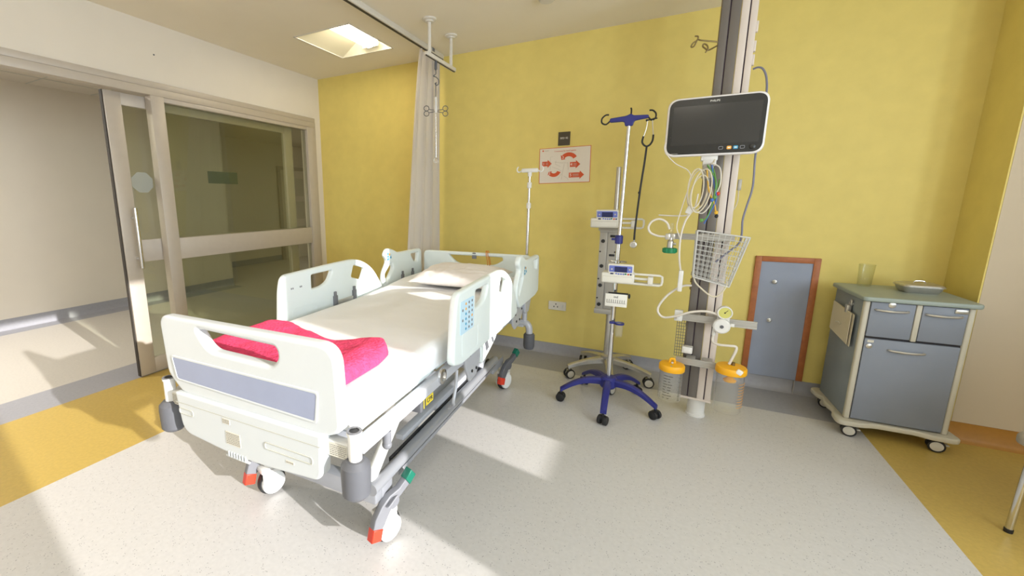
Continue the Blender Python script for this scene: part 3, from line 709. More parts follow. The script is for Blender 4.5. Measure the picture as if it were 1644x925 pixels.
def blanket():
    m = MB(); nx, ny = 64, 34
    far = [(-0.405, 0.44), (-0.36, 0.50), (-0.27, 0.505), (-0.15, 0.455), (0.0, 0.41), (0.10, 0.43), (0.20, 0.468), (0.27, 0.465), (0.325, 0.40), (0.345, 0.30)]
    near = 0.075
    def yf(x):
        for a, b in zip(far, far[1:]):
            if a[0] <= x <= b[0]: t = (x - a[0]) / (b[0] - a[0]); return a[1] + (b[1] - a[1]) * t
        return far[0][1] if x < far[0][0] else far[-1][1]
    T, B = {}, {}
    for i in range(nx + 1):
        for j in range(ny + 1):
            u = i / nx; v = j / ny; x = -0.405 + 0.75 * u; y = near + (yf(x) - near) * v
            ex = min(u, 1 - u) * 0.75; ey = min(v, 1 - v) * 0.4; e = min(ex, ey)
            k = math.sqrt(max(0, 1 - (1 - min(e, 0.035) / 0.035) ** 2))
            h = 0.036 + 0.005 * mnoise.noise((x * 9, y * 11, 1)) + 0.004 * mnoise.noise((x * 24, y * 22, 5))
            h += 0.020 * math.exp(-((x - 0.27) / 0.07) ** 2) - 0.012 * math.exp(-((x - 0.06) / 0.08) ** 2) * v + 0.010 * math.exp(-((x + 0.33) / 0.08) ** 2)
            T[i, j] = m.bm.verts.new((x + 0.004 * mnoise.noise((x * 20, y * 20, 9)), y + 0.01 * mnoise.noise((x * 14, 3, 3)) * v, 0.792 + 0.012 + (h - 0.012) * k))
            B[i, j] = m.bm.verts.new((x, y, 0.7905))
    for i in range(nx):
        for j in range(ny):
            m.bm.faces.new((T[i, j], T[i + 1, j], T[i + 1, j + 1], T[i, j + 1])); m.bm.faces.new((B[i, j], B[i, j + 1], B[i + 1, j + 1], B[i + 1, j]))
    loop = [(i, 0) for i in range(nx)] + [(nx, j) for j in range(ny)] + [(i, ny) for i in range(nx, 0, -1)] + [(0, j) for j in range(ny, 0, -1)]
    m.bridge([B[k] for k in loop], [T[k] for k in loop])
    return m
on_bed('blanket', 'bright pink folded fleece blanket lying at the foot of the bed', 'blanket', blanket(), M_PINK)
def pillow():
    m = MB(); nu, nv = 56, 40; hx, hy, hz = 0.315, 0.215, 0.070
    tilt = RX(0.10); rings = []
    T, B = {}, {}
    for i in range(nu + 1):
        for j in range(nv + 1):
            u = -1 + 2 * i / nu; v = -1 + 2 * j / nv
            k = (max(0, 1 - abs(u) ** 3.2) * max(0, 1 - abs(v) ** 3.2)) ** 0.55
            pin = 1 - 0.10 * (1 - abs(v) ** 2) * abs(u) ** 6; pin2 = 1 - 0.10 * (1 - abs(u) ** 2) * abs(v) ** 6
            x, y = u * hx * pin, v * hy * pin2
            wr = 0.008 * mnoise.noise((x * 9, y * 22, 0)) + 0.005 * mnoise.noise((x * 26, y * 30, 4)) + 0.008 * math.sin(y * 60 + 8 * x) * max(0, -u - 0.25) * k
            T[i, j] = (x, y, hz * k + wr * (0.4 + 0.6 * k)); B[i, j] = (x, y, -0.50 * hz * k)
    rim = [(i, 0) for i in range(nu)] + [(nu, j) for j in range(nv)] + [(i, nv) for i in range(nu, 0, -1)] + [(0, j) for j in range(nv, 0, -1)]
    M = TR(0.085, 1.72, 0.873) @ RZ(0.04) @ tilt
    vt = {k: m.bm.verts.new(M @ Vector(p)) for k, p in T.items()}
    vb = {k: (vt[k] if k in set(rim) else m.bm.verts.new(M @ Vector(p))) for k, p in B.items()}
    for i in range(nu):
        for j in range(nv):
            m.bm.faces.new((vt[i, j], vt[i + 1, j], vt[i + 1, j + 1], vt[i, j + 1]))
            try: m.bm.faces.new((vb[i, j], vb[i, j + 1], vb[i + 1, j + 1], vb[i + 1, j]))
            except ValueError: pass
    return m
on_bed('pillow', 'plump white pillow lying at the head of the bed', 'pillow', pillow(), M_PILLOW)
m = MB(); m.tube(smooth([(0.115, 2.172, 0.80), (0.12, 2.170, 0.90), (0.105, 2.172, 0.985), (0.10, 2.20, 1.0), (0.11, 2.228, 0.96), (0.13, 2.23, 0.86)], 6), 0.0032, 8)
m.tube(smooth([(0.145, 2.171, 0.80), (0.135, 2.170, 0.90), (0.118, 2.172, 0.985), (0.112, 2.20, 1.002), (0.12, 2.228, 0.96)], 6), 0.003, 8)
on_bed('cord', 'thin orange cord looped over the top of the headboard', 'cord', m, M_ORANGE)
# drip pole plugged in at the head corner of the bed
T0 = BM @ Vector((0.41, 2.245, 0))
t = thing('drip_pole', 'thin chrome drip pole with a white crossbar at the head corner of the bed', 'drip pole', (T0.x, T0.y, 0), 0.0)
m = MB(); m.cyl((0, 0, 0.46), (0, 0, 1.36), 0.011); m.cyl((0, 0, 1.36), (0, 0, 1.60), 0.009); m.build('pole', M_CHROME, t)
for z in (1.355, 1.505):
    m = MB(); m.lathe([(0.012, z - 0.022), (0.017, z - 0.016), (0.017, z + 0.016), (0.013, z + 0.022)], 16); m.build('collar', M_WPIPE, t)
m = MB(); m.box(-0.062, 0.062, -0.010, 0.010, 1.598, 1.628, 0.006); m.lathe([(0.014, 1.57), (0.016, 1.60)], 14); m.build('crossbar', M_WPIPE, t)
for s in (-1, 1):
    m = MB(); m.tube(smooth([(s * 0.055, 0, 1.618), (s * 0.075, 0, 1.604), (s * 0.092, 0, 1.606), (s * 0.098, 0, 1.625), (s * 0.088, 0, 1.642)], 5), 0.005, 8); m.build('bag_hook', M_WPIPE, t)
m = MB(); m.lathe([(0.016, 0.44), (0.02, 0.44), (0.02, 0.52), (0.016, 0.52)], 16); m.box(-0.02, 0.02, -0.03, -0.01, 0.445, 0.47); m.build('pole_socket', M_FRAME, t)

# ------------------------------------------------------------------ curtain, tracks, ceiling lamp
m = MB(); m.box(-0.016, 0.016, -3.9, 1.24, -0.042, -0.006, 0.003); m.box(-0.012, 0.012, -3.9, 1.24, -0.006, 0.0)
t = thing('curtain_track', 'long straight white curtain track fixed under the ceiling', 'curtain track', (-1.93, 2.475, ZC))
m.build('track_rail', M_TRACK, t)
m = MB(); m.box(-0.017, 0.004, -3.9, 0.95, -0.045, -0.041); m.build('track_channel', M_ALUD, t)
m = MB(); m.box(-0.010, 0.010, 0.95, 1.24, -0.048, -0.042); m.build('track_slot', M_ALUD, t)
m = MB(); m.box(-0.02, 0.02, 1.02, 1.06, -0.030, -0.002, 0.002); m.build('track_clip', M_MGREY, t)
def curtain():
    m = MB(); ns, nz = 220, 34; z0, z1 = 0.28, 2.668
    rows = []
    for j in range(nz + 1):
        f = j / nz; z = z1 + (z0 - z1) * f
        ya = 3.335 - 0.29 * min(1, f * 1.25) ** 0.8; yb = 3.705
        row = []
        for i in range(ns + 1):
            s = i / ns; y = ya + (yb - ya) * s
            ph = s * 2 * PI * 7 + 0.8 * mnoise.noise((s * 5, 0, 3)) + 0.35 * math.sin(f * 3 + s * 9)
            amp = (0.015 + 0.007 * mnoise.noise((s * 7, 2, f * 1.2))) * (0.85 + 0.3 * f)
            x = -1.955 + amp * math.sin(ph) + 0.012 * math.sin(ph * 0.5 + 1)
            row.append(m.bm.verts.new((x, y + 0.012 * math.cos(ph), z)))
        rows.append(row)
    for a, b in zip(rows, rows[1:]):
        for i in range(ns): m.bm.faces.new((a[i], a[i + 1], b[i + 1], b[i]))
    r = bmesh.ops.solidify(m.bm, geom=m.bm.faces[:], thickness=0.0022)
    return m
tag(curtain().build('curtain', M_CURT, None, 60), 'pale pleated ward curtain bunched up against the yellow wall', 'curtain')

t = thing('drip_rail', 'short white ceiling rail hanging from two round-footed rods', 'drip rail', (-1.652, 3.155, ZC))
for y in (-0.183, 0.179):
    m = MB(); m.lathe([(0.052, 0.0), (0.052, -0.010), (0.034, -0.016), (0.032, -0.024), (0.013, -0.026), (0.013, -0.235)], 22, TR(0, y, 0), False); m.sphere((0.013, y, -0.12), 0.003, 8)
    m.build('hanging_rod', M_TRACK, t)
m = MB(); m.box(-0.017, 0.017, -0.235, 0.245, -0.262, -0.235, 0.003); m.build('rail_bar', M_TRACK, t)
m = MB(); m.box(-0.006, 0.006, -0.236, 0.246, -0.264, -0.258); m.build('rail_slot', M_ALUD, t)
t = thing('drip_hanger', 'thin hanging bag holder with wire loops in front of the curtain', 'drip hanger', (-1.652, 3.07, 0), 0.5)
m = MB(); m.lathe([(0.009, 2.452), (0.011, 2.44), (0.011, 2.395), (0.005, 2.385)], 14); m.build('runner', M_DGREY, t)
m = MB(); m.tube(smooth([(0.0, 0, 2.388), (0, 0, 2.36), (-0.018, 0, 2.345), (0.004, 0, 2.335), (0.022, 0, 2.315), (0.020, 0, 2.285), (0.0, 0, 2.278), (-0.006, 0, 2.295)], 6), 0.0035, 8)
m.tube(smooth([(0.004, 0, 2.30), (0.0, 0, 2.28), (0.0, 0, 2.22), (0, 0, 2.19)], 5), 0.0035, 8); m.build('hook', M_DGREY, t)
m = MB(); m.cyl((0, 0, 2.19), (0, 0, 2.075), 0.011); m.lathe([(0.013, 2.125), (0.014, 2.12), (0.014, 2.09), (0.012, 2.085)], 14); m.build('sleeve', M_WPIPE, t)
m = MB(); m.cyl((0, 0, 2.075), (0, 0, 1.735), 0.0075, seg=14); m.build('rod', M_CHROME, t)
m = MB(); m.tube([(0.019 * math.cos(k * PI / 10), 0, 1.712 + 0.019 * math.sin(k * PI / 10)) for k in range(20)], 0.003, 8, True); m.build('pull_ring', M_STEEL, t)
for s in (-1, 1):
    m = MB()
    m.tube([(0, 0, 2.09), (s * 0.045, 0, 2.098)], 0.0028, 8); m.tube([(0, 0, 2.086), (s * 0.045, 0, 2.076)], 0.0028, 8)
    for (cx, cz) in ((0.074, 2.107), (0.074, 2.068)):
        m.tube([(s * (cx + 0.02 * math.cos(k * PI / 9)), 0, cz + 0.019 * math.sin(k * PI / 9)) for k in range(18)], 0.0028, 8, True)
    m.tube([(s * 0.045, 0, 2.098), (s * 0.056, 0, 2.10)], 0.0028, 8); m.tube([(s * 0.045, 0, 2.076), (s * 0.056, 0, 2.074)], 0.0028, 8)
    m.build('wire_loop', M_DGREY, t)

t = thing('ceiling_light', 'square recessed ceiling light, switched on, near the corner of the room', 'ceiling light', ((LX0 + LX1) / 2, (LY0 + LY1) / 2, ZC))
hx_, hy_ = (LX1 - LX0) / 2, (LY1 - LY0) / 2
def shell(m, rings):
    rr = [m.ring(r_) for r_ in rings]
    for a, b in zip(rr, rr[1:]): m.bridge(a, b)
    return rr
m = MB(); q = lambda x0, x1, y0, y1, z: [(x0, y0, z), (x1, y0, z), (x1, y1, z), (x0, y1, z)]
rr = shell(m, [q(-hx_, hx_, -hy_, hy_, 0.001), q(-0.05, 0.235, -hy_ + 0.06, hy_ - 0.06, 0.095)]); m.bm.faces.new(rr[-1])
m.build('reflector', M_REFL, t)
m = MB(); 
for (x0, x1, y0, y1) in ((-hx_ - 0.008, -hx_ + 0.006, -hy_ - 0.008, hy_ + 0.008), (hx_ - 0.006, hx_ + 0.008, -hy_ - 0.008, hy_ + 0.008), (-hx_, hx_, -hy_ - 0.008, -hy_ + 0.006), (-hx_, hx_, hy_ - 0.006, hy_ + 0.008)):
    m.box(x0, x1, y0, y1, -0.004, 0.002)
m.build('rim', M_TRACK, t)
m = MB(); prof = [(0.085 * math.sin(a), 0.085 - 0.075 * math.cos(a)) for a in [(-PI / 2) + PI * k / 12 for k in range(13)]]
a = m.ring([(0.088 + x, -0.235, z) for x, z in prof]); b = m.ring([(0.088 + x, 0.225, z) for x, z in prof])
m.bridge(a, b); m.bm.faces.new(a[::-1]); m.bm.faces.new(b); m.build('lamp_lens', M_LAMP, t)
m = MB(); m.box(0.004, 0.172, 0.226, 0.240, 0.015, 0.088, 0.003); m.build('lens_cap', M_REFL, t)
m = MB(); m.cyl((0.222, -0.24, 0.060), (0.222, 0.215, 0.060), 0.016); m.build('lamp_tube', M_LAMP, t)
ld = bpy.data.lights.new('fill_lamp_light', 'AREA'); ld.shape = 'SQUARE'; ld.size = 0.5; ld.energy = 7; ld.color = (1.0, 0.93, 0.80)
# unseen ceiling lamps added behind the camera as fill light
for (x, y) in ((-2.5, -0.6), (0.2, -0.6)):
    tt = thing('ceiling_light', 'unseen square fill lamp added behind the camera', 'ceiling light', (x, y, ZC), 0, 'added fill lamps behind the camera')
    m = MB(); m.box(-0.3, 0.3, -0.3, 0.3, -0.014, 0.0, 0.004); m.build('rim', M_TRACK, tt)
    m = MB(); m.box(-0.27, 0.27, -0.27, 0.27, -0.018, -0.012, 0.002); m.build('diffuser', M_LAMPS, tt)
    lo = bpy.data.objects.new('fill_lamp_light', ld); C.objects.link(lo); lo.location = (x, y, ZC - 0.03)
m = MB(); m.lathe([(0.06, 0), (0.06, -0.012), (0.045, -0.03), (0.0, -0.032)], 24, None, True, False)
tag(m.build('smoke_detector', M_TRACK, None, loc=(-0.80, 3.04, ZC)), 'small round white detector on the ceiling at the top edge', 'smoke detector')
m = MB(); m.lathe([(0.006, 0), (0.006, 0.003), (0.0, 0.004)], 10, RY(PI / 2), True, False)
tag(m.build('screw', M_DGREY, None, loc=(XL, 2.02, 2.49)), 'tiny dark screw in the white wall above the sliding door', 'screw')

# ------------------------------------------------------------------ wall signs, socket
t = thing('hygiene_poster', 'white hand hygiene poster with orange arrows on the yellow wall', 'poster', (-0.788, YW, 1.688))
t.rotation_euler = (0, math.radians(-0.9), 0)
PW, PH = 0.213, 0.148
m = MB(); m.box(-PW, PW, -0.003, 0, -PH, PH); SH = m.build('orange_border', M_POSTR, t)
m = MB(); m.box(-PW + 0.004, PW - 0.004, -0.0036, -0.003, -PH + 0.004, PH - 0.004); m.build('sheet', M_POST, t)
def pm(x, z, rot=0): return Matrix(((1, 0, 0, x), (0, 0, -1, -0.0042), (0, 1, 0, z), (0, 0, 0, 1))) @ RZ(rot)
m = MB(); m.mesh(text('5 moments for hand hygiene', 0.0155), pm(0.005, PH - 0.030)); m.build('title', M_POSTR, t)
m = MB(); m.lathe([(0.007, 0), (0.007, 0.0005)], 12, pm(-0.182, PH - 0.020)); m.build('logo', M_POSTR, t)
m = MB(); m.box(-0.17, -0.135, -0.0044, -0.0036, PH - 0.023, PH - 0.018); m.build('logo_caption', M_POSTL, t)
def arrow(x0, x1, z, h):
    hd = h * 0.9; return [(x0, z - h / 2), (x1 - hd, z - h / 2), (x1 - hd, z - h * 0.85), (x1, z), (x1 - hd, z + h * 0.85), (x1 - hd, z + h / 2), (x0, z + h / 2)]
def arc_arrow(cx, cz, r, a0, a1, h):
    n = 12; A = [a0 + (a1 - a0) * k / n for k in range(n + 1)]
    o = [(cx + (r + h / 2) * math.cos(a), cz + (r + h / 2) * math.sin(a)) for a in A]; i = [(cx + (r - h / 2) * math.cos(a), cz + (r - h / 2) * math.sin(a)) for a in A]
    s = 1 if a1 > a0 else -1; ae = a1 + s * 0.42
    tip = (cx + r * math.cos(ae), cz + r * math.sin(ae))
    return o + [(cx + (r + h * 0.85) * math.cos(a1), cz + (r + h * 0.85) * math.sin(a1)), tip, (cx + (r - h * 0.85) * math.cos(a1), cz + (r - h * 0.85) * math.sin(a1))] + i[::-1]
ARR = [(arrow(-0.187, -0.105, 0.018, 0.040), '1', (-0.174, 0.018)),
       (arc_arrow(-0.085, -0.035, 0.045, math.radians(-20), math.radians(-140), 0.030), '2', (-0.122, -0.062)),
       (arc_arrow(0.035, 0.025, 0.062, math.radians(32), math.radians(138), 0.032), '3', (-0.012, 0.062)),
       (arrow(0.048, 0.132, 0.002, 0.040), '4', (0.060, 0.002)), (arrow(0.042, 0.166, -0.085, 0.040), '5', (0.056, -0.085))]
for pl, d_, (tx, tz) in ARR:
    m = MB(); m.prism(pl, 0, 0.0006, pm(0, 0)); A_ = m.build('arrow', M_POSTR, t)
    m = MB(); m.mesh(text(d_, 0.034), pm(tx, tz) @ TR(0, 0, 0.0008)); m.build('number', M_TXTW, A_)
    m = MB(); x0 = tx + 0.016; x1 = min(x0 + 0.05, max(p[0] for p in pl) - 0.03)
    if d_ in '145':
        for k in (-1, 0, 1): m.box(x0, x1, -0.0054, -0.0050, tz + k * 0.008 - 0.0012, tz + k * 0.008 + 0.0012)
        m.build('caption', M_POSTL, A_)
    else: m.bm.free()
m = MB()
for pts in ([(-0.10, 0.075), (-0.118, 0.075), (-0.116, 0.02), (-0.118, -0.035)], [(-0.10, -0.01), (-0.05, -0.03), (-0.02, -0.05)], [(-0.08, 0.03), (-0.02, 0.02), (0.03, 0.02), (0.035, -0.04)], [(0.0, 0.01), (-0.01, -0.05), (-0.02, -0.12)], [(0.0, -0.09), (0.03, -0.11), (0.04, -0.125)], [(-0.07, 0.04), (-0.075, 0.01), (-0.03, -0.01)], [(-0.02, -0.07), (-0.05, -0.11)]):
    m.tube([(x, -0.0040, z) for x, z in pts], 0.0011, 6)
m.build('line_drawing', M_POSTL, t)
t = thing('room_sign', 'small square black sign on the yellow wall above the poster', 'sign', (-0.799, YW, 1.905))
m = MB(); m.box(-0.049, 0.049, -0.006, 0, -0.055, 0.055, 0.0015); m.build('sign_plate', M_SIGN, t)
m = MB(); m.mesh(text('BED 02', 0.021), Matrix(((1, 0, 0, 0), (0, 0, -1, -0.0066), (0, 1, 0, 0.004), (0, 0, 0, 1)))); m.build('sign_letters', M_TXTW, t)
t = thing('power_socket', 'white wall socket with a switch low on the yellow wall', 'socket', (-0.786, YW, 0.455))
m = MB(); m.mesh(plate(rrect(-0.078, 0.078, -0.040, 0.040, 0.006), [], 0.012, 0.004), XZ(-0.006)); m.build('face_plate', M_SOCK, t)
m = MB()
for (x, z) in ((-0.012, 0.016), (-0.028, -0.008), (0.004, -0.008)): m.box(x - 0.004, x + 0.004, -0.0126, -0.0118, z - 0.006, z + 0.006)
m.build('pin_hole', M_BLACK, t)
m = MB(); m.box(0.035, 0.052, -0.016, -0.011, -0.014, 0.014, 0.002); m.build('rocker_switch', M_WPIPE, t)

# ------------------------------------------------------------------ infusion pumps
def pump(name, label_, loc, s=1.0, rz=0.0):
    t = thing(name, label_, 'infusion pump', loc, rz, 'syringe pumps'); del t['group']
    m = MB(); m.box(-0.165, 0.025, -0.055, 0.055, -0.028, 0.040, 0.010, 3); m.box(-0.160, 0.015, -0.062, -0.05, -0.022, 0.018, 0.006, 2); m.build('pump_body', M_PUMP, t)
    m = MB(); m.tube([(0.02, -0.02, 0.036), (0.165, -0.02, 0.036), (0.178, -0.02, 0.028), (0.180, -0.02, 0.0), (0.176, -0.02, -0.020), (0.165, -0.02, -0.026), (0.02, -0.02, -0.026)], 0.007, 8)
    m.box(0.02, 0.17, -0.012, 0.03, -0.030, -0.020, 0.003); m.build('syringe_cradle', M_PUMP, t)
    m = MB(); m.box(0.10, 0.130, -0.040, 0.02, -0.022, 0.026, 0.006); m.cyl((0.02, -0.02, 0.008), (0.11, -0.02, 0.008), 0.008); m.build('plunger_clamp', M_PUMP, t)
    m = MB(); K = RX(0.35); m.box(-0.074, 0.074, -0.008, 0.014, -0.038, 0.040, 0.008, 3, TR(-0.055, -0.052, 0.060) @ K); KF = m.build('keypad_housing', M_PUMP, t)
    m = MB(); m.box(-0.068, 0.068, -0.010, 0.012, -0.034, 0.035, 0.006, 2, TR(-0.055, -0.052, 0.060) @ K); KP = m.build('keypad', M_NAVYD, t)
    m = MB(); m.box(-0.068, 0.068, -0.0115, -0.004, -0.034, -0.010, 0.003, 2, TR(-0.055, -0.052, 0.060) @ K); m.build('keypad_strip', M_PUMP, KP)
    m = MB(); m.box(-0.034, 0.038, -0.0125, -0.009, -0.010, 0.028, 0.001, 1, TR(-0.055, -0.052, 0.060) @ K); m.build('screen', M_SCR, KP)
    for k, (kx, kz, mt) in enumerate(((-0.054, -0.022, M_SCR), (-0.045, -0.022, M_SCR), (-0.024, -0.020, M_NAVYD), (-0.010, -0.022, M_NAVYD), (0.004, -0.022, M_NAVYD), (0.018, -0.022, M_NAVYD), (0.030, -0.020, M_VGRN), (0.046, -0.022, M_RED), (0.060, -0.022, M_SCR), (-0.050, 0.010, M_LABEL), (0.052, 0.012, M_LABEL))):
        m = MB(); m.lathe([(0.0055, 0), (0.0055, 0.0015), (0.004, 0.0025)], 10, TR(-0.055, -0.052, 0.060) @ K @ TR(kx, -0.0118, kz) @ RX(PI / 2)); m.build('key', mt, KP)
    t.scale = (s, s, s)
    return t
pump('infusion_pump', 'upper infusion pump with blue keypad on top of the grey column', (-0.305, 3.315, 1.226), 1.02)
pump('infusion_pump', 'lower infusion pump with blue keypad clamped to the blue-footed stand', (-0.158, 2.885, 0.904), 1.0)

# pump stand: grey column, silver five-star foot
t = thing('pump_stand', 'grey pump column on a round post with a silver five-arm foot', 'pump stand', (-0.30, 3.42, 0))
def star(parent, angs, r, z0, z1, w0, w1, h, mt, mid, nm):
    for a in angs:
        m = MB(); d = Vector((math.cos(a), math.sin(a), 0)); n = Vector((-d.y, d.x, 0)); rings = []
        for k in range(13):
            f = k / 12; p = d * (0.03 + (r - 0.03) * f); z = z0 + (z1 - z0) * f + mid * math.sin(PI * f); w = w0 + (w1 - w0) * f; hh = h * (1 - 0.45 * f)
            rings.append(m.ring([p + n * (w * cx_) + Vector((0, 0, z + hh * cz_)) for cx_, cz_ in ((-1, -0.5), (1, -0.5), (1, 0.25), (0.6, 0.5), (-0.6, 0.5), (-1, 0.25))]))
        for x, y in zip(rings, rings[1:]): m.bridge(x, y)
        m.bm.faces.new(rings[0][::-1]); m.bm.faces.new(rings[-1]); m.build(nm, mt, parent)
def small_castor(parent, x, y, r, rot, hub, ztop, brake=False):
    m = MB(); m.cyl((x, y, r * 1.2), (x, y, ztop), 0.009, seg=12); m.box(-0.012, 0.012, -0.012, 0.02, r * 0.9, r * 1.9, 0.004, 2, TR(x, y, 0) @ RZ(rot)); cs = m.build('castor', M_BLACK if hub == M_BLACK else M_STEEL, parent)
    for s in (-1, 1):
        m = MB(); M = TR(x, y, r) @ RZ(rot) @ TR(s * 0.018, 0, 0) @ RY(PI / 2)
        m.mi = 0; m.lathe([(r * 0.72, -0.010), (r * 0.95, -0.009), (r, -0.004), (r, 0.004), (r * 0.95, 0.009), (r * 0.72, 0.010)], 24, M)
        m.mi = 1; m.lathe([(0.0, -0.012), (r * 0.68, -0.0115), (r * 0.74, -0.010)], 24, M, True, False); m.lathe([(r * 0.74, 0.010), (r * 0.68, 0.0115), (0.0, 0.012)], 24, M, False, True)
        m.build('wheel', [M_BLACK, hub], cs)
    if brake:
        m = MB(); m.box(-0.010, 0.010, 0.02, 0.042, r * 0.9, r * 1.1, 0.002, 2, TR(x, y, 0) @ RZ(rot)); m.build('brake_tab', M_YLAB, cs)
    return cs
A5 = [math.radians(-80 + 72 * k) for k in range(5)]
star(t, A5, 0.315, 0.155, 0.098, 0.030, 0.020, 0.045, M_STEEL, 0.012, 'foot_arm')
m = MB(); m.lathe([(0.05, 0.13), (0.055, 0.14), (0.055, 0.19), (0.035, 0.20)], 24); m.build('hub', M_STEEL, t)
for k, a in enumerate(A5): small_castor(t, 0.30 * math.cos(a), 0.30 * math.sin(a), 0.038, a + 0.9 + k, M_LABEL, 0.10)
m = MB(); m.cyl((-0.01, 0.0, 0.19), (-0.01, 0.0, 0.56), 0.026); m.build('lower_post', M_STEEL, t)
m = MB(); m.cyl((-0.022, 0.03, 1.16), (-0.022, 0.03, 1.635), 0.018); m.box(-0.024, -0.020, 0.010, 0.014, 1.18, 1.63); m.build('upper_post', M_STEEL, t)
m = MB(); m.mi = 0; m.box(-0.118, -0.062, -0.03, 0.035, 0.545, 1.165, 0.006); m.box(-0.062, 0.002, -0.022, 0.035, 0.545, 1.165, 0.004)
m.mi = 1
for z in (0.60, 0.75, 0.90, 1.09): m.cyl((-0.092, -0.029, z), (-0.092, -0.036, z), 0.014, seg=16)
for z in (0.685, 0.985): m.box(-0.045, -0.005, -0.03, -0.021, z - 0.008, z + 0.008, 0.004)
m.box(-0.045, -0.005, -0.03, -0.021, 1.12, 1.138, 0.004)
for z in (0.65, 0.80, 1.01):
    for x in (-0.108, -0.004): m.cyl((x, -0.022, z), (x, -0.034, z), 0.006, seg=10)
m.build('rack_column', [M_PANELG, M_BLACK], t)
m = MB(); m.box(-0.125, 0.012, -0.035, 0.04, 0.525, 0.565, 0.006); m.box(-0.12, 0.01, -0.033, 0.04, 1.155, 1.182, 0.005); m.build('rack_end', M_PANELG, t)
m = MB(); m.box(-0.13, 0.03, -0.03, 0.035, 1.168, 1.196, 0.003); m.build('pump_shelf', M_PANELG, t)

# blue-footed drip stand
t = thing('drip_stand', 'tall drip stand with a navy blue five-legged foot and hooked crossbar', 'drip stand', (-0.247, 2.962, 0))
B5 = [math.radians(-88 + 72 * k) for k in range(5)]
star(t, B5, 0.318, 0.165, 0.085, 0.024, 0.019, 0.045, M_NAVY, 0.035, 'foot_leg')
m = MB(); m.lathe([(0.045, 0.12), (0.058, 0.135), (0.058, 0.185), (0.045, 0.20), (0.02, 0.205)], 10); m.build('hub', M_NAVY, t)
for k, a in enumerate(B5): small_castor(t, 0.312 * math.cos(a), 0.312 * math.sin(a), 0.030, a + 1.2, M_BLACK, 0.075, k in (0, 1, 2))
m = MB(); m.cyl((0, 0, 0.20), (0, 0, 1.15), 0.0145); m.build('lower_pole', M_CHROME, t)
m = MB(); m.cyl((0, 0, 1.14), (0.008, 0, 1.865), 0.0115); m.build('upper_pole', M_CHROME, t)
m = MB(); m.lathe([(0.018, 1.115), (0.024, 1.12), (0.024, 1.165), (0.018, 1.172)], 16); m.box(-0.045, -0.015, -0.012, 0.012, 1.138, 1.152, 0.004); m.build('height_clamp', M_NAVY, t)
m = MB(); m.mesh(plate(rpoly([(-0.105, 1.874, 0.01), (-0.02, 1.874, 0.02), (-0.014, 1.845, 0.01), (0.030, 1.845, 0.01), (0.036, 1.874, 0.02), (0.115, 1.884, 0.01), (0.115, 1.902, 0.01), (0.03, 1.906, 0.02), (0.015, 1.918, 0.02), (-0.01, 1.906, 0.02), (-0.105, 1.898, 0.01)]), [], 0.026, 0.005), XZ(0)); m.build('crossbar', M_NAVY, t)
for nm, pts in (('l', [(-0.10, 0, 1.887), (-0.125, 0, 1.866), (-0.150, 0, 1.876), (-0.152, 0, 1.902), (-0.132, 0, 1.921), (-0.112, 0, 1.922)]), ('r', [(0.110, 0, 1.893), (0.130, 0, 1.870), (0.150, 0, 1.880), (0.152, 0, 1.905), (0.135, 0, 1.925), (0.115, 0, 1.928)]), ('b', [(0.01, 0.01, 1.91), (0.01, 0.03, 1.905), (0.012, 0.045, 1.925), (0.012, 0.04, 1.95), (0.01, 0.03, 1.955)])):
    m = MB(); m.tube(smooth(pts, 6), 0.0048, 10); m.build('bag_hook', M_BLACK, t)
m = MB(); m.tube(smooth([(0.015, 0, 1.0), (-0.03, -0.02, 1.003), (-0.05, 0.01, 1.0), (-0.02, 0.035, 0.998), (0.04, 0.03, 0.998), (0.055, 0.0, 0.998), (0.03, -0.02, 0.998)], 6, True), 0.004, 8, True); m.lathe([(0.014, 0.985), (0.02, 0.99), (0.02, 1.004), (0.012, 1.01)], 14); m.build('utility_ring', M_CHROME, t)
t = thing('price_card', 'white printed card hanging below the lower infusion pump', 'card', (-0.232, 2.905, 0.752))
m = MB(); m.box(-0.066, 0.066, -0.004, 0.0, -0.042, 0.042, 0.001); m.build('card_sheet', M_TXTW, t)
m = MB(); m.mesh(text('ind', 0.022), XZ(-0.0046) @ TR(-0.002, 0.022, 0))
for k in range(9):
    x = -0.056 + k * 0.013; m.box(x, x + 0.003, -0.0046, -0.004, -0.020, 0.004); m.box(x + 0.004, x + 0.010, -0.0046, -0.004, -0.019, -0.017)
m.build('card_print', M_INK, t)
m = MB(); m.tube([(-0.05, 0.002, 0.046), (0.07, 0.002, 0.046)], 0.006, 8); m.sphere((0.076, 0.0, 0.034), 0.012, 10, (0.6, 1, 1.4)); m.build('card_clip', M_BLACK, t)
t = thing('sample_cup', 'clear plastic cup in a blue ring clipped to the drip stand', 'cup', (-0.203, 2.93, 0.50))
m = MB(); m.lathe([(0.0, 0.0), (0.020, 0.001), (0.023, 0.01), (0.025, 0.10), (0.0235, 0.10), (0.0215, 0.012), (0.0, 0.004)], 22, None, False, False); m.build('cup', M_CLEAR, t)
m = MB(); m.lathe([(0.026, 0.085), (0.030, 0.086), (0.030, 0.096), (0.026, 0.097)], 22, None, False, False); m.box(-0.062, -0.022, -0.008, 0.010, 0.084, 0.100, 0.004); m.build('ring_holder', M_NAVY, t)
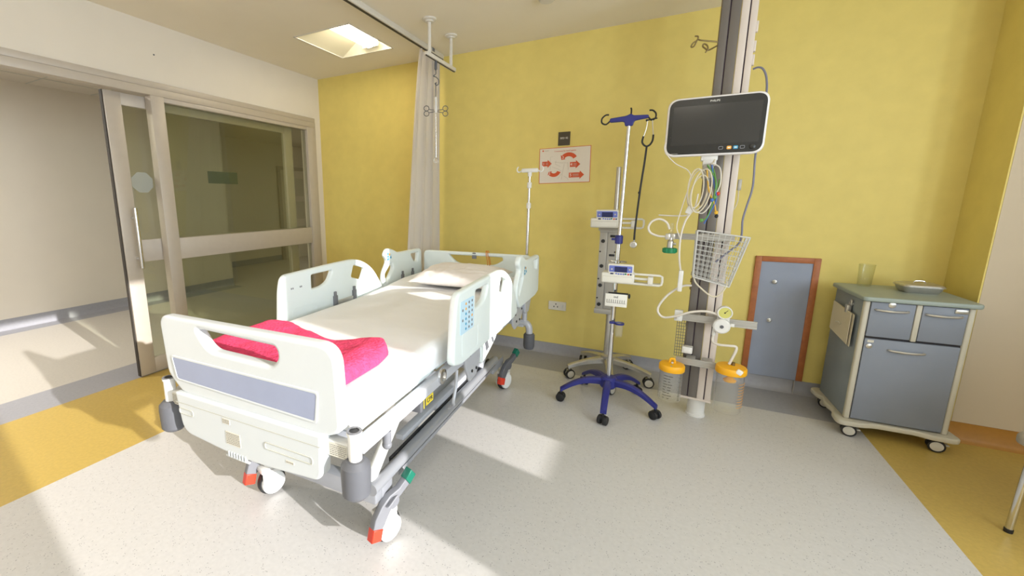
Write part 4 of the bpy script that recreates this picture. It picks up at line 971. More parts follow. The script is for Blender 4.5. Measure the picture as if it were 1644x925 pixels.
# stethoscope hung over the crossbar's right hook
t = thing('stethoscope', 'black stethoscope hanging from the right hook of the drip stand', 'stethoscope', (-0.115, 2.955, 1.88))
m = MB(); m.tube(smooth([(-0.022, 0, -0.015), (-0.026, 0, -0.06), (-0.038, 0, -0.105)], 5), 0.003, 8); m.tube(smooth([(0.004, 0, -0.012), (0.010, 0, -0.06), (0.016, 0, -0.10)], 5), 0.003, 8); m.build('ear_tube', M_STEEL, t)
m = MB(); m.tube(smooth([(-0.038, 0, -0.102), (-0.042, 0, -0.135), (-0.030, 0, -0.155), (-0.016, 0, -0.162)], 6), 0.0055, 10); m.tube(smooth([(0.016, 0, -0.096), (0.014, 0, -0.130), (0.002, 0, -0.153), (-0.014, 0, -0.163)], 6), 0.0055, 10)
m.tube(smooth([(-0.015, 0, -0.158), (-0.020, 0.002, -0.26), (-0.030, 0, -0.40), (-0.036, 0, -0.52), (-0.042, 0, -0.66), (-0.042, 0, -0.735)], 8), 0.0058, 10); m.sphere((-0.034, 0, -0.44), 0.009, 10); m.build('rubber_tube', M_BLACK, t)
m = MB(); m.sphere((-0.026, 0, -0.010), 0.007, 10); m.sphere((0.010, 0, -0.006), 0.007, 10); m.tube([(-0.024, 0, -0.01), (0.03, 0.0, -0.002)], 0.004, 8); m.build('ear_tip', M_BLACK, t)
m = MB(); m.mi = 0; m.lathe([(0.019, -0.004), (0.022, 0.0), (0.020, 0.008), (0.010, 0.012)], 22, TR(-0.044, -0.004, -0.765) @ RX(PI / 2)); m.mi = 1; m.lathe([(0.014, 0), (0.014, 0.0135), (0.006, 0.014)], 20, TR(-0.044, -0.004, -0.765) @ RX(PI / 2)); m.cyl((-0.042, 0, -0.73), (-0.042, 0, -0.748), 0.005, seg=10); m.build('chest_piece', [M_STEEL, M_PANELG], t)

# ------------------------------------------------------------------ service column with its fittings
CX, CY, CR = 0.270, 3.017, math.radians(-5)
t = thing('service_column', 'tall two-tone service column on a short white round pedestal', 'service column', (CX, CY, 0), CR)
m = MB(); m.lathe([(0.056, 0.0), (0.056, 0.012), (0.050, 0.016), (0.050, 0.125)], 32, TR(0.012, 0.06, 0)); m.build('pedestal', M_WPIPE, t)
m = MB(); m.box(-0.088, 0.088, -0.006, 0.125, 0.122, 0.135, 0.002); m.build('base_plate', M_COLL, t)
m = MB(); m.box(-0.084, -0.045, 0.0, 0.12, 0.134, ZC - 0.001, 0.003); m.box(-0.039, 0.008, 0.0, 0.12, 0.134, ZC - 0.001, 0.003); m.build('dark_panel', M_COLD, t)
m = MB(); m.box(0.010, 0.046, -0.003, 0.12, 0.134, ZC - 0.001, 0.003); m.box(0.052, 0.084, -0.003, 0.12, 0.134, ZC - 0.001, 0.003); m.build('light_panel', M_COLL, t)
m = MB(); m.box(-0.046, -0.038, 0.006, 0.11, 0.134, ZC - 0.001); m.box(0.045, 0.053, 0.004, 0.11, 0.134, ZC - 0.001); m.build('cable_groove', M_GROOVE, t)
m = MB(); m.box(-0.088, -0.083, 0.004, 0.116, 0.134, ZC - 0.001); m.build('edge_strip', M_BRASSW, t)
m = MB()
for z in (2.13, 2.20, 2.30): m.box(0.083, 0.095, 0.02, 0.05, z, z + 0.055, 0.003)
m.build('side_clip', M_COLL, t)
m = MB()
for z in (0.60, 0.84, 0.885, 0.93): m.box(-0.094, -0.083, 0.01, 0.05, z, z + 0.022, 0.002)
m.build('gas_outlet', M_BRASSW, t)
def local(x, y, z):                                     # world point -> column frame
    v = Matrix.Rotation(-CR, 3, 'Z') @ Vector((x - CX, y - CY, z)); return v
def erail(x0, x1, y, z, h=0.045):
    m = MB(); a, b = local(x0, y, z), local(x1, y, z)
    yy = a.y; m.box(a.x, b.x, a.y - 0.006, a.y + 0.006, z - h / 2, z + h / 2, 0.002)
    m.box(a.x, b.x, a.y - 0.009, a.y - 0.005, z + h / 2 - 0.010, z + h / 2, 0.001); m.box(a.x, b.x, a.y - 0.009, a.y - 0.005, z - h / 2, z - h / 2 + 0.010, 0.001)
    m.box(-0.07, -0.02, a.y, 0.0, z - 0.02, z + 0.02, 0.002); m.box(0.02, 0.07, a.y, -0.002, z - 0.02, z + 0.02, 0.002)
    m.build('equipment_rail', M_PANELG, t)
erail(0.03, 0.37, 2.955, 1.178, 0.036); erail(0.118, 0.525, 2.950, 0.682); erail(0.14, 0.37, 2.950, 0.398, 0.042)
m = MB(); a = local(0.13, 2.945, 0.69); m.box(a.x - 0.022, a.x + 0.022, a.y - 0.018, a.y + 0.016, 0.655, 0.722, 0.004); m.box(a.x - 0.010, a.x + 0.010, a.y - 0.030, a.y - 0.016, 0.665, 0.685, 0.003); m.build('rail_clamp', M_WPIPE, t)
m = MB(); a = local(0.195, 2.94, 0.47); m.box(a.x - 0.028, a.x + 0.028, a.y, a.y + 0.05, 0.450, 0.490, 0.004); m.box(a.x - 0.02, a.x + 0.02, a.y - 0.004, a.y, 0.458, 0.482, 0.002); m.build('rail_bracket', M_WPIPE, t)
for pts in ([(0.187, 3.03, 2.276), (0.105, 3.0, 2.288), (0.085, 3.0, 2.296), (0.078, 3.0, 2.282), (0.068, 3.0, 2.262), (0.055, 3.0, 2.262), (0.062, 3.0, 2.280), (0.082, 3.0, 2.294), (0.084, 3.0, 2.312), (0.068, 3.0, 2.316)],
            [(0.187, 3.03, 2.258), (0.142, 2.99, 2.228), (0.126, 2.98, 2.236), (0.112, 2.98, 2.250), (0.116, 2.98, 2.262), (0.132, 2.98, 2.252), (0.138, 2.98, 2.232), (0.128, 2.98, 2.214)]):
    m = MB(); m.tube([local(*p) for p in smooth(pts, 6)], 0.0042, 8); m.build('wire_hook', M_BRASSW, t)
m = MB(); gx0, gx1 = 0.128, 0.178
for k in range(5): m.tube([local(gx0 + (gx1 - gx0) * k / 4, 2.965, 0.42), local(gx0 + (gx1 - gx0) * k / 4, 2.965, 0.655)], 0.0016, 6)
for k in range(13): m.tube([local(gx0, 2.965, 0.42 + 0.0195 * k), local(gx1, 2.965, 0.42 + 0.0195 * k)], 0.0016, 6)
m.build('wire_grid', M_DGREY, t)

# monitor on its arm
t = thing('patient_monitor', 'wide patient monitor with dark screen and white casing on the service column', 'monitor', (0.203, 2.895, 1.80))
W2, H2 = 0.236, 0.160
m = MB(); m.mesh(plate(rrect(-W2, W2, -H2, H2, 0.058, 8), [], 0.05, 0.014, 4), XZ(0.0)); m.build('casing', M_MONW, t, 45)
m = MB(); m.mesh(plate(rrect(-W2 + 0.011, W2 - 0.011, -H2 + 0.011, H2 - 0.011, 0.050, 8), [], 0.006, 0.002), XZ(-0.0245)); m.build('bezel', M_MONB, t)
m = MB(); m.box(-0.205, 0.205, -0.0290, -0.0272, -0.098, 0.112); m.build('screen', M_MONS, t)
m = MB(); m.mesh(text('PHILIPS', 0.0145), XZ(-0.0280) @ TR(-0.01, 0.130, 0)); m.build('maker_letters', M_TXTW, t)
for k, (x, mt) in enumerate(((0.040, M_MGREY), (0.078, M_KORG), (0.108, M_TEAL), (0.138, M_MGREY))):
    m = MB(); m.mesh(plate(rrect(x - 0.011, x + 0.011, -0.131, -0.113, 0.006), [rrect(x - 0.008, x + 0.008, -0.128, -0.116, 0.004)] if mt == M_MGREY else [], 0.002, 0.0005), XZ(-0.0282))
    if mt != M_MGREY: pass
    K_ = m.build('touch_key', mt, t)
    if mt != M_MGREY:
        m = MB(); m.box(x - 0.006, x + 0.006, -0.0300, -0.0292, -0.125, -0.119); m.build('key_symbol', M_TXTW, K_)
m = MB(); m.lathe([(0.014, 0), (0.013, 0.006), (0.010, 0.007)], 20, TR(0.182, -0.0275, -0.122) @ RX(PI / 2)); m.build('touch_knob', M_MONB, t)
m = MB(); m.box(-0.20, -0.165, -0.0282, -0.0272, -0.1445, -0.1425); m.build('maker_caption', M_PANELG, t)
m = MB(); m.box(-0.04, 0.04, 0.02, 0.10, -0.06, 0.06, 0.006); m.build('back_mount', M_WPIPE, t)
m = MB(); m.box(-0.045, 0.035, 0.005, 0.06, -0.185, -0.155, 0.004); m.box(-0.035, 0.03, 0.0, 0.05, -0.215, -0.182, 0.004); m.build('mount_arm', M_WPIPE, t)
m = MB(); m.box(-0.033, 0.020, -0.012, 0.045, -0.285, -0.205, 0.006); m.box(-0.028, 0.016, -0.014, -0.010, -0.228, -0.208, 0.002); m.build('module_rack', M_PANELG, t)

# lead and cable bundles under the monitor
t = thing('monitor_cables', 'coiled bundle of beige and coloured patient leads hanging below the monitor', 'cable bundle', (0.16, 2.875, 1.45))
for k, (cx_, rx_, rz_, dz, rot) in enumerate(((-0.005, 0.048, 0.115, 0.0, 0.12), (0.004, 0.042, 0.100, -0.015, 0.22), (-0.016, 0.038, 0.108, 0.01, 0.02), (0.012, 0.046, 0.122, -0.005, 0.18))):
    m = MB(); pts = []
    for q_ in range(40):
        a = 2 * PI * q_ / 40; x = rx_ * math.cos(a); z = rz_ * math.sin(a)
        pts.append((cx_ + x * math.cos(rot) + z * math.sin(rot) * 0.5, -0.012 * k + 0.01 * math.sin(a * 2 + k), dz + z * math.cos(rot)))
    m.tube(pts, 0.0036, 8, True); m.build('coiled_lead', M_CBEIGE, t)
for k, (mt, pts) in enumerate(((M_CGRN, [(0.03, 0, 0.14), (0.065, -0.01, 0.08), (0.085, -0.01, 0.02), (0.072, 0, -0.06), (0.09, 0.0, -0.03), (0.095, 0, 0.06)]), (M_CGRN, [(0.06, 0, 0.12), (0.080, -0.02, 0.03), (0.07, -0.01, -0.10), (0.05, -0.01, -0.16), (0.03, -0.01, -0.165)]),
                         (M_CBLUE, [(0.05, 0.0, 0.15), (0.07, -0.01, 0.04), (0.09, -0.01, -0.05), (0.07, -0.01, -0.12), (0.045, 0.0, -0.19)]), (M_TUBEW, [(0.04, 0.0, 0.15), (0.09, -0.01, 0.12), (0.10, -0.01, 0.03), (0.075, 0.0, -0.03), (0.05, 0.0, 0.02)]),
                         (M_CYEL, [(0.03, 0, 0.12), (0.05, -0.01, 0.0), (0.085, -0.01, -0.08), (0.095, -0.01, -0.13)]), (M_TUBEW, [(-0.03, 0, -0.10), (0.03, -0.01, -0.13), (0.07, -0.01, -0.06), (0.06, 0, 0.02)]), (M_CBEIGE, [(0.05, 0, 0.14), (0.06, -0.02, 0.165), (0.058, -0.03, 0.15)]))):
    m = MB(); m.tube(smooth(pts, 7), 0.0035, 8); m.build('coloured_lead', mt, t)
for (p, mt) in (((0.097, -0.01, -0.125), M_CYEL), ((0.100, -0.01, -0.145), M_BLACK), ((0.096, -0.005, -0.02), M_RED), ((0.03, -0.01, -0.17), M_CGRN), ((0.082, -0.015, -0.04), M_CGRN), ((0.07, -0.015, -0.055), M_CBLUE)):
    m = MB(); m.sphere(p, 0.010, 10, (1.0, 0.7, 1.1)); m.build('lead_clip', mt, t)
m = MB(); m.box(-0.016, 0.016, -0.012, 0.012, -0.14, -0.095, 0.006, 2, RY(0.3)); m.build('lead_joint', M_WPIPE, t)
m = MB(); m.tube(smooth([(-0.19, 0.05, -0.145), (-0.10, 0.03, -0.148), (-0.04, 0.0, -0.14), (-0.01, -0.01, -0.10), (0.0, -0.01, -0.02)], 7), 0.0042, 8); m.tube(smooth([(-0.02, 0, -0.12), (-0.05, 0, -0.18), (-0.065, 0, -0.28), (-0.06, 0.0, -0.40), (-0.04, 0.02, -0.50)], 7), 0.0052, 8)
m.tube(smooth([(-0.165, -0.005, 0.30), (-0.190, 0.0, 0.27), (-0.185, 0.0, 0.22), (-0.13, 0, 0.155), (-0.06, 0, 0.11), (-0.045, 0, 0.05), (-0.07, 0, -0.08), (-0.09, 0, -0.20), (-0.075, 0, -0.26), (-0.06, 0, -0.30)], 7), 0.0028, 8); m.build('loose_lead', M_TUBEW, t)
m = MB(); m.box(-0.055, -0.030, 0.0, 0.03, -0.60, -0.47, 0.006); m.build('lead_connector', M_WPIPE, t)

# wire basket
t = thing('wire_basket', 'white wire basket hanging at the right front of the service column', 'basket', (0.0, 0.0, 0.0))
m = MB(); rw = 0.0019
TP = [(0.176, 2.955, 1.215), (0.176, 2.845, 1.222), (0.425, 2.845, 1.190), (0.425, 2.955, 1.185)]
BP = [(0.180, 2.95, 0.945), (0.180, 2.885, 0.945), (0.362, 2.885, 0.900), (0.362, 2.95, 0.900)]
TP = [Vector(p) for p in TP]; BP = [Vector(p) for p in BP]
def side(i, nv, nh):
    a, b, c, d = TP[i], TP[(i + 1) % 4], BP[(i + 1) % 4], BP[i]
    for k in range(nv + 1):
        f = k / nv; m.tube([a.lerp(b, f), d.lerp(c, f)], rw * 0.8, 6)
    for k in range(1, nh):
        f = k / nh; m.tube([a.lerp(d, f), b.lerp(c, f)], rw * 0.8, 6)
side(1, 9, 10); side(0, 3, 10); side(2, 3, 10); side(3, 9, 10)
for k in range(8): f = k / 7; m.tube([BP[0].lerp(BP[3], f), BP[1].lerp(BP[2], f)], rw * 0.8, 6)
m.build('wire_mesh', M_WIRE, t)
m = MB(); m.tube(TP, 0.0045, 8, True); m.build('top_rim', M_WIRE, t)
m = MB(); m.tube(BP, 0.0045, 8, True)
for k in (0, 1, 2, 3): m.tube([TP[k], BP[k]], 0.0042, 8)
m.build('corner_wire', M_WIRE, t)

# flowmeter, tubing
t = thing('flowmeter', 'oxygen flowmeter with a green knob clamped left of the service column', 'flowmeter', (0.046, 2.90, 0))
m = MB(); m.lathe([(0.008, 1.16), (0.010, 1.165), (0.010, 1.255), (0.006, 1.26)], 18); m.build('sight_tube', M_CLEAR, t)
m = MB(); m.lathe([(0.012, 1.108), (0.017, 1.112), (0.017, 1.150), (0.011, 1.158), (0.011, 1.172)], 20); m.cyl((0, 0, 1.135), (0.03, 0, 1.135), 0.008); m.box(-0.03, -0.005, -0.014, 0.014, 1.160, 1.196, 0.004); m.box(-0.005, 0.022, 0.0, 0.06, 1.160, 1.196, 0.004); m.build('valve_body', M_STEEL, t)
m = MB(); prof = [(0.034, 1.080), (0.037, 1.084), (0.037, 1.106), (0.033, 1.110), (0.010, 1.111)]
m.lathe(prof, 24, None)
for k in range(12): a = 2 * PI * k / 12; m.box(-0.003, 0.003, -0.003, 0.003, 1.084, 1.107, 0.001, 1, TR(0.037 * math.cos(a), 0.037 * math.sin(a), 0))
m.build('green_knob', M_VGRN, t)
m = MB(); m.tube(smooth([(-0.012, 0, 1.222), (-0.03, 0, 1.262), (-0.07, 0, 1.282), (-0.108, 0, 1.268), (-0.126, 0, 1.232), (-0.112, 0, 1.198), (-0.07, 0, 1.180), (-0.028, 0, 1.178)], 8), 0.0065, 12); m.build('oxygen_tube', M_TUBEW, t)
t = thing('suction_gauge', 'round suction gauge with a white dial knob on the column rail', 'gauge', (0.358, 2.915, 0.70))
m = MB(); m.mi = 0; m.lathe([(0.0, 0.026), (0.034, 0.024), (0.038, 0.018), (0.038, -0.006), (0.030, -0.010)], 30, TR(0, -0.03, 0.048) @ RX(PI / 2) @ Matrix.Scale(-1, 4, (0, 0, 1)), False, True); m.build('gauge_case', M_WPIPE, t)
m = MB(); m.lathe([(0.031, 0.0), (0.031, 0.001)], 30, TR(0, -0.0405, 0.048) @ RX(PI / 2)); D_ = m.build('dial', M_DIAL, t)
m = MB(); m.lathe([(0.031, 0.0), (0.038, 0.001), (0.038, 0.006), (0.033, 0.007), (0.031, 0.004)], 30, TR(0, -0.038, 0.048) @ RX(PI / 2), False, False); m.build('gauge_rim', M_WPIPE, t)
m = MB(); m.box(-0.0012, 0.0012, -0.0425, -0.0418, -0.002, 0.022, 0, 1, TR(0, 0, 0.048) @ RY(0.7)); m.lathe([(0.004, 0), (0.004, 0.002)], 10, TR(0, -0.0415, 0.048) @ RX(PI / 2)); m.build('needle', M_BLACK, t)
m = MB(); m.lathe([(0.028, 0.0), (0.043, 0.004), (0.045, 0.012), (0.043, 0.034), (0.036, 0.040), (0.012, 0.041)], 30, TR(-0.01, -0.02, -0.032) @ RX(PI / 2)); m.build('regulator_knob', M_WPIPE, t)
m = MB(); m.lathe([(0.010, 0), (0.010, 0.002)], 16, TR(-0.01, -0.061, -0.032) @ RX(PI / 2)); m.build('knob_centre', M_DGREY, t)
m = MB(); m.box(-0.03, 0.03, -0.02, 0.028, -0.045, 0.03, 0.006); m.cyl((-0.04, -0.01, -0.06), (-0.04, -0.01, -0.10), 0.010); m.box(0.034, 0.055, -0.03, -0.01, -0.035, -0.015, 0.003); m.build('gauge_body', M_WPIPE, t)
m = MB(); m.tube(smooth([(0.182, 2.965, 0.878), (0.14, 2.95, 0.875), (0.09, 2.93, 0.845), (0.045, 2.92, 0.795), (0.015, 2.92, 0.735), (0.018, 2.92, 0.695), (0.05, 2.915, 0.672), (0.11, 2.90, 0.690), (0.19, 2.885, 0.730), (0.26, 2.88, 0.745), (0.315, 2.885, 0.735), (0.336, 2.90, 0.715)], 8), 0.0068, 12)
tag(m.build('suction_hose', M_TUBEW, None), 'pale hose looping left from the column to the suction gauge', 'hose')
m = MB(); m.tube(smooth([(0.317, 2.905, 0.60), (0.318, 2.90, 0.562), (0.345, 2.88, 0.552), (0.395, 2.87, 0.556), (0.428, 2.87, 0.556), (0.432, 2.87, 0.53), (0.415, 2.87, 0.47), (0.408, 2.87, 0.445)], 8), 0.0075, 12)
tag(m.build('jar_hose', M_TUBEW, None), 'short white hose running from the gauge down into the right jar', 'hose')
def jar(label_, loc, r, h, left):
    t = thing('suction_jar', label_, 'jar', loc)
    m = MB(); m.lathe([(0.0, 0.0), (r * 0.9, 0.002), (r * 0.97, 0.012), (r, h), (r - 0.003, h), (r * 0.97 - 0.003, 0.014), (0.0, 0.006)], 36, None, False, False); m.build('jar_body', M_CLEAR, t)
    m = MB(); rl = r * 1.09; m.lathe([(rl * 0.97, h - 0.020), (rl, h - 0.016), (rl, h + 0.012), (rl * 0.93, h + 0.020), (rl * 0.45, h + 0.026 if left else h + 0.022), (0.0, h + 0.028)], 36, None, True, False); L_ = m.build('jar_lid', M_YLID, t)
    if left:
        m = MB(); m.mesh(plate(rpoly([(-0.022, 0.0, 0), (0.022, 0.0, 0), (0.016, 0.040, 0.014), (-0.016, 0.040, 0.014)]), [rrect(-0.007, 0.007, 0.010, 0.026, 0.005)], 0.014, 0.003), XZ(0) @ TR(0, h + 0.020, 0)); m.build('lid_handle', M_YLID, L_)
        m = MB(); m.cyl((0, -0.008, h + 0.030), (0, -0.022, h + 0.034), 0.006); m.cyl((-0.005, -0.05, h + 0.020), (-0.005, -0.062, h + 0.012), 0.007); m.build('lid_nozzle', M_STEEL, L_)
        m = MB()
        rng = random.Random(3)
        for a0 in (-2.15, -1.75):
            for k in range(9):
                z = 0.03 + k * 0.018; n_ = rng.randint(2, 4)
                for q_ in range(n_):
                    a = a0 + q_ * 0.09; p = Vector((r * 1.004 * math.cos(a), r * 1.004 * math.sin(a), z)); m.box(-0.003, 0.003, -0.0006, 0.0006, -0.0014, 0.0014, 0, 1, TR(*p) @ RZ(a + PI / 2))
        m.build('printed_text', M_INK, t); m = MB()
        for k in range(18):
            a = -0.75; z = 0.02 + k * 0.010; p = Vector((r * 1.004 * math.cos(a), r * 1.004 * math.sin(a), z)); l = 0.008 if k % 3 == 0 else 0.004; m.box(-l, l, -0.0006, 0.0006, -0.0012, 0.0012, 0, 1, TR(*p) @ RZ(a + PI / 2))
        m.build('printed_scale', M_INK, t)
    else:
        m = MB(); m.cyl((0.006, 0, h + 0.02), (0.006, 0, h + 0.045), 0.010); m.build('hose_port', M_BRASSW, L_)
        m = MB(); m.box(-0.016, 0.016, -0.010, 0.006, -0.014, 0.016, 0.006, 2, TR(0.030, -r * 0.95, h + 0.012) @ RY(0.5)); m.build('lid_clip', M_TXTW, L_)
        m = MB(); m.lathe([(0.012, h - 0.02), (0.010, h - 0.045), (0.034, h - 0.066), (0.030, h - 0.075), (0.0, h - 0.078)], 22, None, True, False); m.build('float_valve', M_YLID, L_)
        m = MB()
        for k in range(9):
            z = 0.05 + k * 0.018; pts = [(r * 1.003 * math.cos(a), r * 1.003 * math.sin(a), z) for a in [-1.0 + 0.9 * q_ / 8 for q_ in range(9)]]
            m.tube(pts, 0.0012, 6)
        m.build('printed_scale', M_KORG, t)
    m = MB(); m.box(-0.018, 0.018, r * 0.98, r * 0.98 + 0.012, h - 0.06, h + 0.0, 0.003); m.build('rail_hanger', M_WPIPE, t)
jar('clear suction jar with orange-yellow lid and black scale, left of the column', (0.120, 2.885, 0.150), 0.066, 0.218, True)
jar('clear suction jar with flat yellow lid and orange scale, right of the column', (0.423, 2.885, 0.148), 0.072, 0.262, False)
m = MB(); m.tube(smooth([(0.368, 3.05, 2.112), (0.390, 3.04, 2.116), (0.412, 3.03, 2.10), (0.430, 3.02, 2.05), (0.436, 3.0, 1.96), (0.430, 2.99, 1.80), (0.420, 2.98, 1.64), (0.426, 2.98, 1.47), (0.410, 2.98, 1.36), (0.398, 2.97, 1.28), (0.398, 2.94, 1.20), (0.385, 2.91, 1.15), (0.33, 2.90, 1.09), (0.285, 2.90, 1.04)], 8), 0.0052, 10)
tag(m.build('power_cable', M_CGREY, None), 'blue-grey cable running down the right side of the column into the basket', 'cable')
t = thing('call_plug', 'small grey plug with a short cord on the right edge of the column', 'plug', (0.366, 3.04, 1.48))
m = MB(); m.box(-0.004, 0.014, -0.012, 0.012, -0.03, 0.032, 0.003); m.build('plug_body', M_PANELG, t)
m = MB(); m.tube(smooth([(0.004, 0, -0.03), (0.006, 0, -0.08), (0.0, 0, -0.12), (-0.012, 0, -0.145)], 6), 0.0035, 8); m.build('plug_cord', M_CBEIGE, t)
m = MB(); m.tube(smooth([(0.185, 2.90, 0.96), (0.195, 2.885, 0.915), (0.24, 2.88, 0.87), (0.285, 2.88, 0.838), (0.32, 2.88, 0.85), (0.348, 2.885, 0.90), (0.352, 2.89, 0.93)], 8), 0.0045, 8)
tag(m.build('probe_cable', M_CBEIGE, None), 'beige cable drooping in a loop below the wire basket', 'cable')

# ------------------------------------------------------------------ bedside cabinet
t = thing('bedside_cabinet', 'blue-grey bedside cabinet on castors in the right corner', 'cabinet', (1.262, 3.42, 0), 0.03)
X0, X1, Y0, Y1 = -0.215, 0.210, -0.215, 0.215
m = MB(); m.box(X0, X1, Y0 + 0.022, Y1, 0.105, 0.83, 0.004); m.build('carcass', M_CABS, t)
for s, xx in ((0, X0), (1, X1)):
    m = MB(); m.box(xx - (0.006 if s == 0 else 0.020), xx + (0.020 if s == 0 else 0.006), Y0, Y0 + 0.03, 0.105, 0.83, 0.009, 3); m.build('corner_strip', M_CABF, t)
m = MB(); tp = rpoly([(-0.238, -0.238, 0.03), (0.236, -0.238, 0.03), (0.246, 0.235, 0.03), (-0.238, 0.235, 0.03)])
m.mesh(plate(tp, [], 0.026, 0.008, 3), TR(0, 0, 0.843)); m.build('top_board', M_CABT, t)
bp = rpoly([(-0.262, -0.262, 0.05), (-0.14, -0.255, 0.03), (-0.09, -0.232, 0.03), (0.09, -0.232, 0.03), (0.14, -0.255, 0.03), (0.262, -0.262, 0.05), (0.255, -0.14, 0.03), (0.232, -0.09, 0.03), (0.232, 0.09, 0.03), (0.255, 0.14, 0.03), (0.262, 0.255, 0.05), (-0.262, 0.255, 0.05), (-0.255, 0.14, 0.03), (-0.232, 0.09, 0.03), (-0.245, 0.03, 0.02), (-0.245, -0.03, 0.02), (-0.232, -0.09, 0.03), (-0.255, -0.14, 0.03)], 6)
m = MB(); m.mesh(plate(bp, [], 0.03, 0.008, 3), TR(0, 0, 0.092)); m.build('plinth', M_CABF, t)
m = MB(); m.box(X0 + 0.018, X1 - 0.018, Y0 + 0.010, Y0 + 0.03, 0.115, 0.832); m.build('front_gap', M_CABG, t)
def handle(parent, x0, x1, z):
    m = MB(); m.tube(smooth([(x0, Y0 + 0.004, z + 0.003), (x0 + 0.008, Y0 - 0.016, z + 0.002), ((x0 + x1) / 2, Y0 - 0.024, z), (x1 - 0.008, Y0 - 0.016, z + 0.002), (x1, Y0 + 0.004, z + 0.003)], 8), 0.006, 10); m.build('handle', M_STEEL, parent)
m = MB(); m.box(X0 + 0.022, -0.012, Y0 - 0.002, Y0 + 0.015, 0.625, 0.826, 0.003); D1 = m.build('drawer', M_CABB, t); handle(D1, -0.172, -0.040, 0.782)
m = MB(); m.lathe([(0.016, 0), (0.016, 0.002), (0.009, 0.004)], 16, TR(-0.108, Y0 - 0.002, 0.815) @ RX(PI / 2)); m.build('lock', M_STEEL, D1)
m = MB(); m.box(0.016, X1 - 0.022, Y0 - 0.002, Y0 + 0.015, 0.625, 0.826, 0.003); D2 = m.build('drawer', M_CABB, t); handle(D2, 0.032, 0.165, 0.778)
m = MB(); m.box(0.135, 0.185, Y0 - 0.008, Y0 + 0.0, 0.797, 0.820, 0.004); m.build('drawer_catch', M_STEEL, D2)
m = MB(); m.box(-0.010, 0.014, Y0 - 0.004, Y0 + 0.02, 0.618, 0.828, 0.006); m.build('divider', M_CABF, t)
m = MB(); m.box(X0 + 0.022, X1 - 0.022, Y0 - 0.002, Y0 + 0.015, 0.116, 0.612, 0.003); D3 = m.build('cabinet_door', M_CABB, t); handle(D3, -0.088, 0.055, 0.555)
m = MB(); m.lathe([(0.014, 0), (0.014, 0.003), (0.006, 0.006)], 16, TR(-0.172, Y0 - 0.002, 0.568) @ RX(PI / 2)); m.build('lock', M_STEEL, D3)
m = MB(); m.box(-0.182, -0.155, Y0 - 0.003, Y0, 0.590, 0.604); m.build('door_label', M_LABEL, D3)
for (x, y) in ((-0.185, -0.20), (0.185, -0.20), (-0.185, 0.19), (0.185, 0.19)):
    cs = small_castor(t, x, y, 0.036, 1.35, M_LABEL, 0.08); 
    m = MB(); m.box(0.02, 0.05, -0.014, 0.014, 0.040, 0.048, 0.002, 1, TR(x, y, 0)); m.build('brake_lever', M_LABEL, cs)
m = MB(); m.lathe([(0.010, 0), (0.008, 0.012), (0.012, 0.015)], 12, TR(X0, -0.05, 0.775) @ RY(-PI / 2)); m.box(X0 - 0.012, X0 - 0.002, -0.06, -0.04, 0.762, 0.80, 0.003); m.build('side_hook', M_STEEL, t)
CABM = TR(1.262, 3.42, 0) @ RZ(0.03)
m = MB(); m.lathe([(0.0, 0.0), (0.030, 0.0), (0.033, 0.004), (0.039, 0.135), (0.037, 0.135), (0.031, 0.008), (0.0, 0.006)], 28, None, False, False); m.tube([(0.038 * math.cos(2 * PI * k / 24), 0.038 * math.sin(2 * PI * k / 24), 0.135) for k in range(24)], 0.0013, 6, True)
p = CABM @ Vector((-0.105, 0.165, 0.8565)); tag(m.build('tumbler', M_TUMB, None, loc=p), 'clear empty drinking glass at the back of the bedside cabinet top', 'glass')
p = CABM @ Vector((0.095, 0.055, 0.8565)); t2 = thing('instrument_tray', 'lidded stainless steel tray on top of the bedside cabinet', 'tray', p, 0.05)
m = MB()
def lev(a, b, z, r): return [(x, y, z) for x, y in rrect(-a, a, -b, b, r, 6)]
R_ = [m.ring(lev(0.088, 0.063, 0.0, 0.03)), m.ring(lev(0.098, 0.073, 0.012, 0.035)), m.ring(lev(0.106, 0.080, 0.030, 0.038)), m.ring(lev(0.114, 0.088, 0.032, 0.04)), m.ring(lev(0.114, 0.088, 0.035, 0.04)), m.ring(lev(0.100, 0.075, 0.035, 0.036))]
for a, b in zip(R_, R_[1:]): m.bridge(a, b)
m.bm.faces.new(R_[0][::-1]); m.bm.faces.new(R_[-1]); m.build('tray_base', M_STEEL, t2)
m = MB(); R_ = [m.ring(lev(0.112, 0.086, 0.0355, 0.04)), m.ring(lev(0.108, 0.082, 0.041, 0.038)), m.ring(lev(0.088, 0.064, 0.047, 0.03)), m.ring(lev(0.080, 0.056, 0.046, 0.026))]
for a, b in zip(R_, R_[1:]): m.bridge(a, b)
m.bm.faces.new(R_[-1]); m.bm.faces.new(R_[0][::-1]); m.build('tray_lid', M_STEEL, t2)
m = MB(); m.tube(smooth([(-0.03, 0, 0.044), (-0.026, 0, 0.055), (0, 0, 0.058), (0.026, 0, 0.055), (0.03, 0, 0.044)], 5), 0.003, 8); m.build('lid_grip', M_CHROME, t2); t2.scale = (0.82, 0.82, 1.15)
t3 = thing('paper_folder', 'beige paper folder hanging on the side of the bedside cabinet', 'folder', CABM @ Vector((-0.228, -0.005, 0.655)), 0.03)
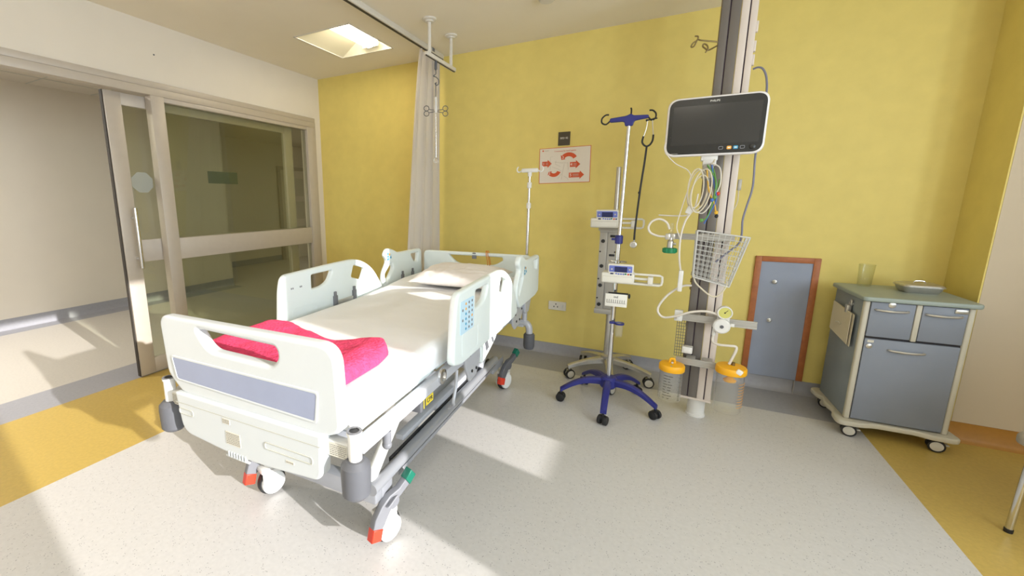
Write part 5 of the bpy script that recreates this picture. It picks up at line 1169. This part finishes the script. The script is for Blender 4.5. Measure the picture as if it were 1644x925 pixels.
m = MB(); M = YZ(0)
m.mesh(plate([(-0.125, -0.115), (0.150, -0.085), (0.150, 0.098), (-0.125, 0.075)], [], 0.004, 0.001), TR(-0.012, 0, 0) @ M); m.build('front_sheet', M_PAPER, t3)
m = MB(); m.mesh(plate([(-0.14, -0.125), (0.13, -0.09), (0.135, 0.09), (-0.14, 0.072)], [], 0.004, 0.001), TR(-0.003, 0, 0) @ M); m.build('back_sheet', M_PAPER, t3)
m = MB(); m.tube(smooth([(-0.014, -0.01, -0.02), (-0.018, 0.02, -0.012), (-0.018, 0.05, -0.02)], 4), 0.004, 8); m.build('tie_string', M_LABEL, t3)
m = MB(); m.box(-0.016, 0.006, -0.06, -0.03, 0.065, 0.112, 0.002); m.build('folder_clip', M_STEEL, t3)

# ------------------------------------------------------------------ visitor chair at the right edge
t = thing('visitor_chair', 'grey visitor chair with chrome tube legs at the right edge of the picture', 'chair', (1.725, 2.52, 0), -PI / 4)
m = MB(); m.mesh(plate(rrect(-0.275, 0.24, -0.272, 0.24, 0.06), [], 0.045, 0.015, 3), TR(0, 0, 0.425)); m.build('seat', M_SEAT, t)
m = MB(); m.mesh(plate(rrect(-0.23, 0.23, 0.52, 0.84, 0.06), [], 0.035, 0.012, 3), YZ(0.30) @ TR(0, 0, 0)); m.build('backrest', M_SEAT, t)
for (x, y) in ((-0.225, -0.222), (-0.245, 0.20), (0.26, -0.222), (0.26, 0.20)):
    m = MB(); m.mi = 0; top = 0.405 if x < 0 else 0.80
    m.tube([(x - (0.008 if x < 0 else -0.03), y, 0.015), (x, y, 0.40), (x if x < 0 else x + 0.02, y, top)], 0.012, 14); m.mi = 1; m.cyl((x - (0.008 if x < 0 else -0.03), y, 0.0), (x - (0.008 if x < 0 else -0.03), y, 0.018), 0.0135, seg=14)
    m.build('leg', [M_CHROME, M_BLACK], t)
m = MB()
for y in (-0.20, 0.20): m.tube([(-0.245, y, 0.395), (0.26, y, 0.395)], 0.011, 12)
m.build('seat_frame', M_CHROME, t)
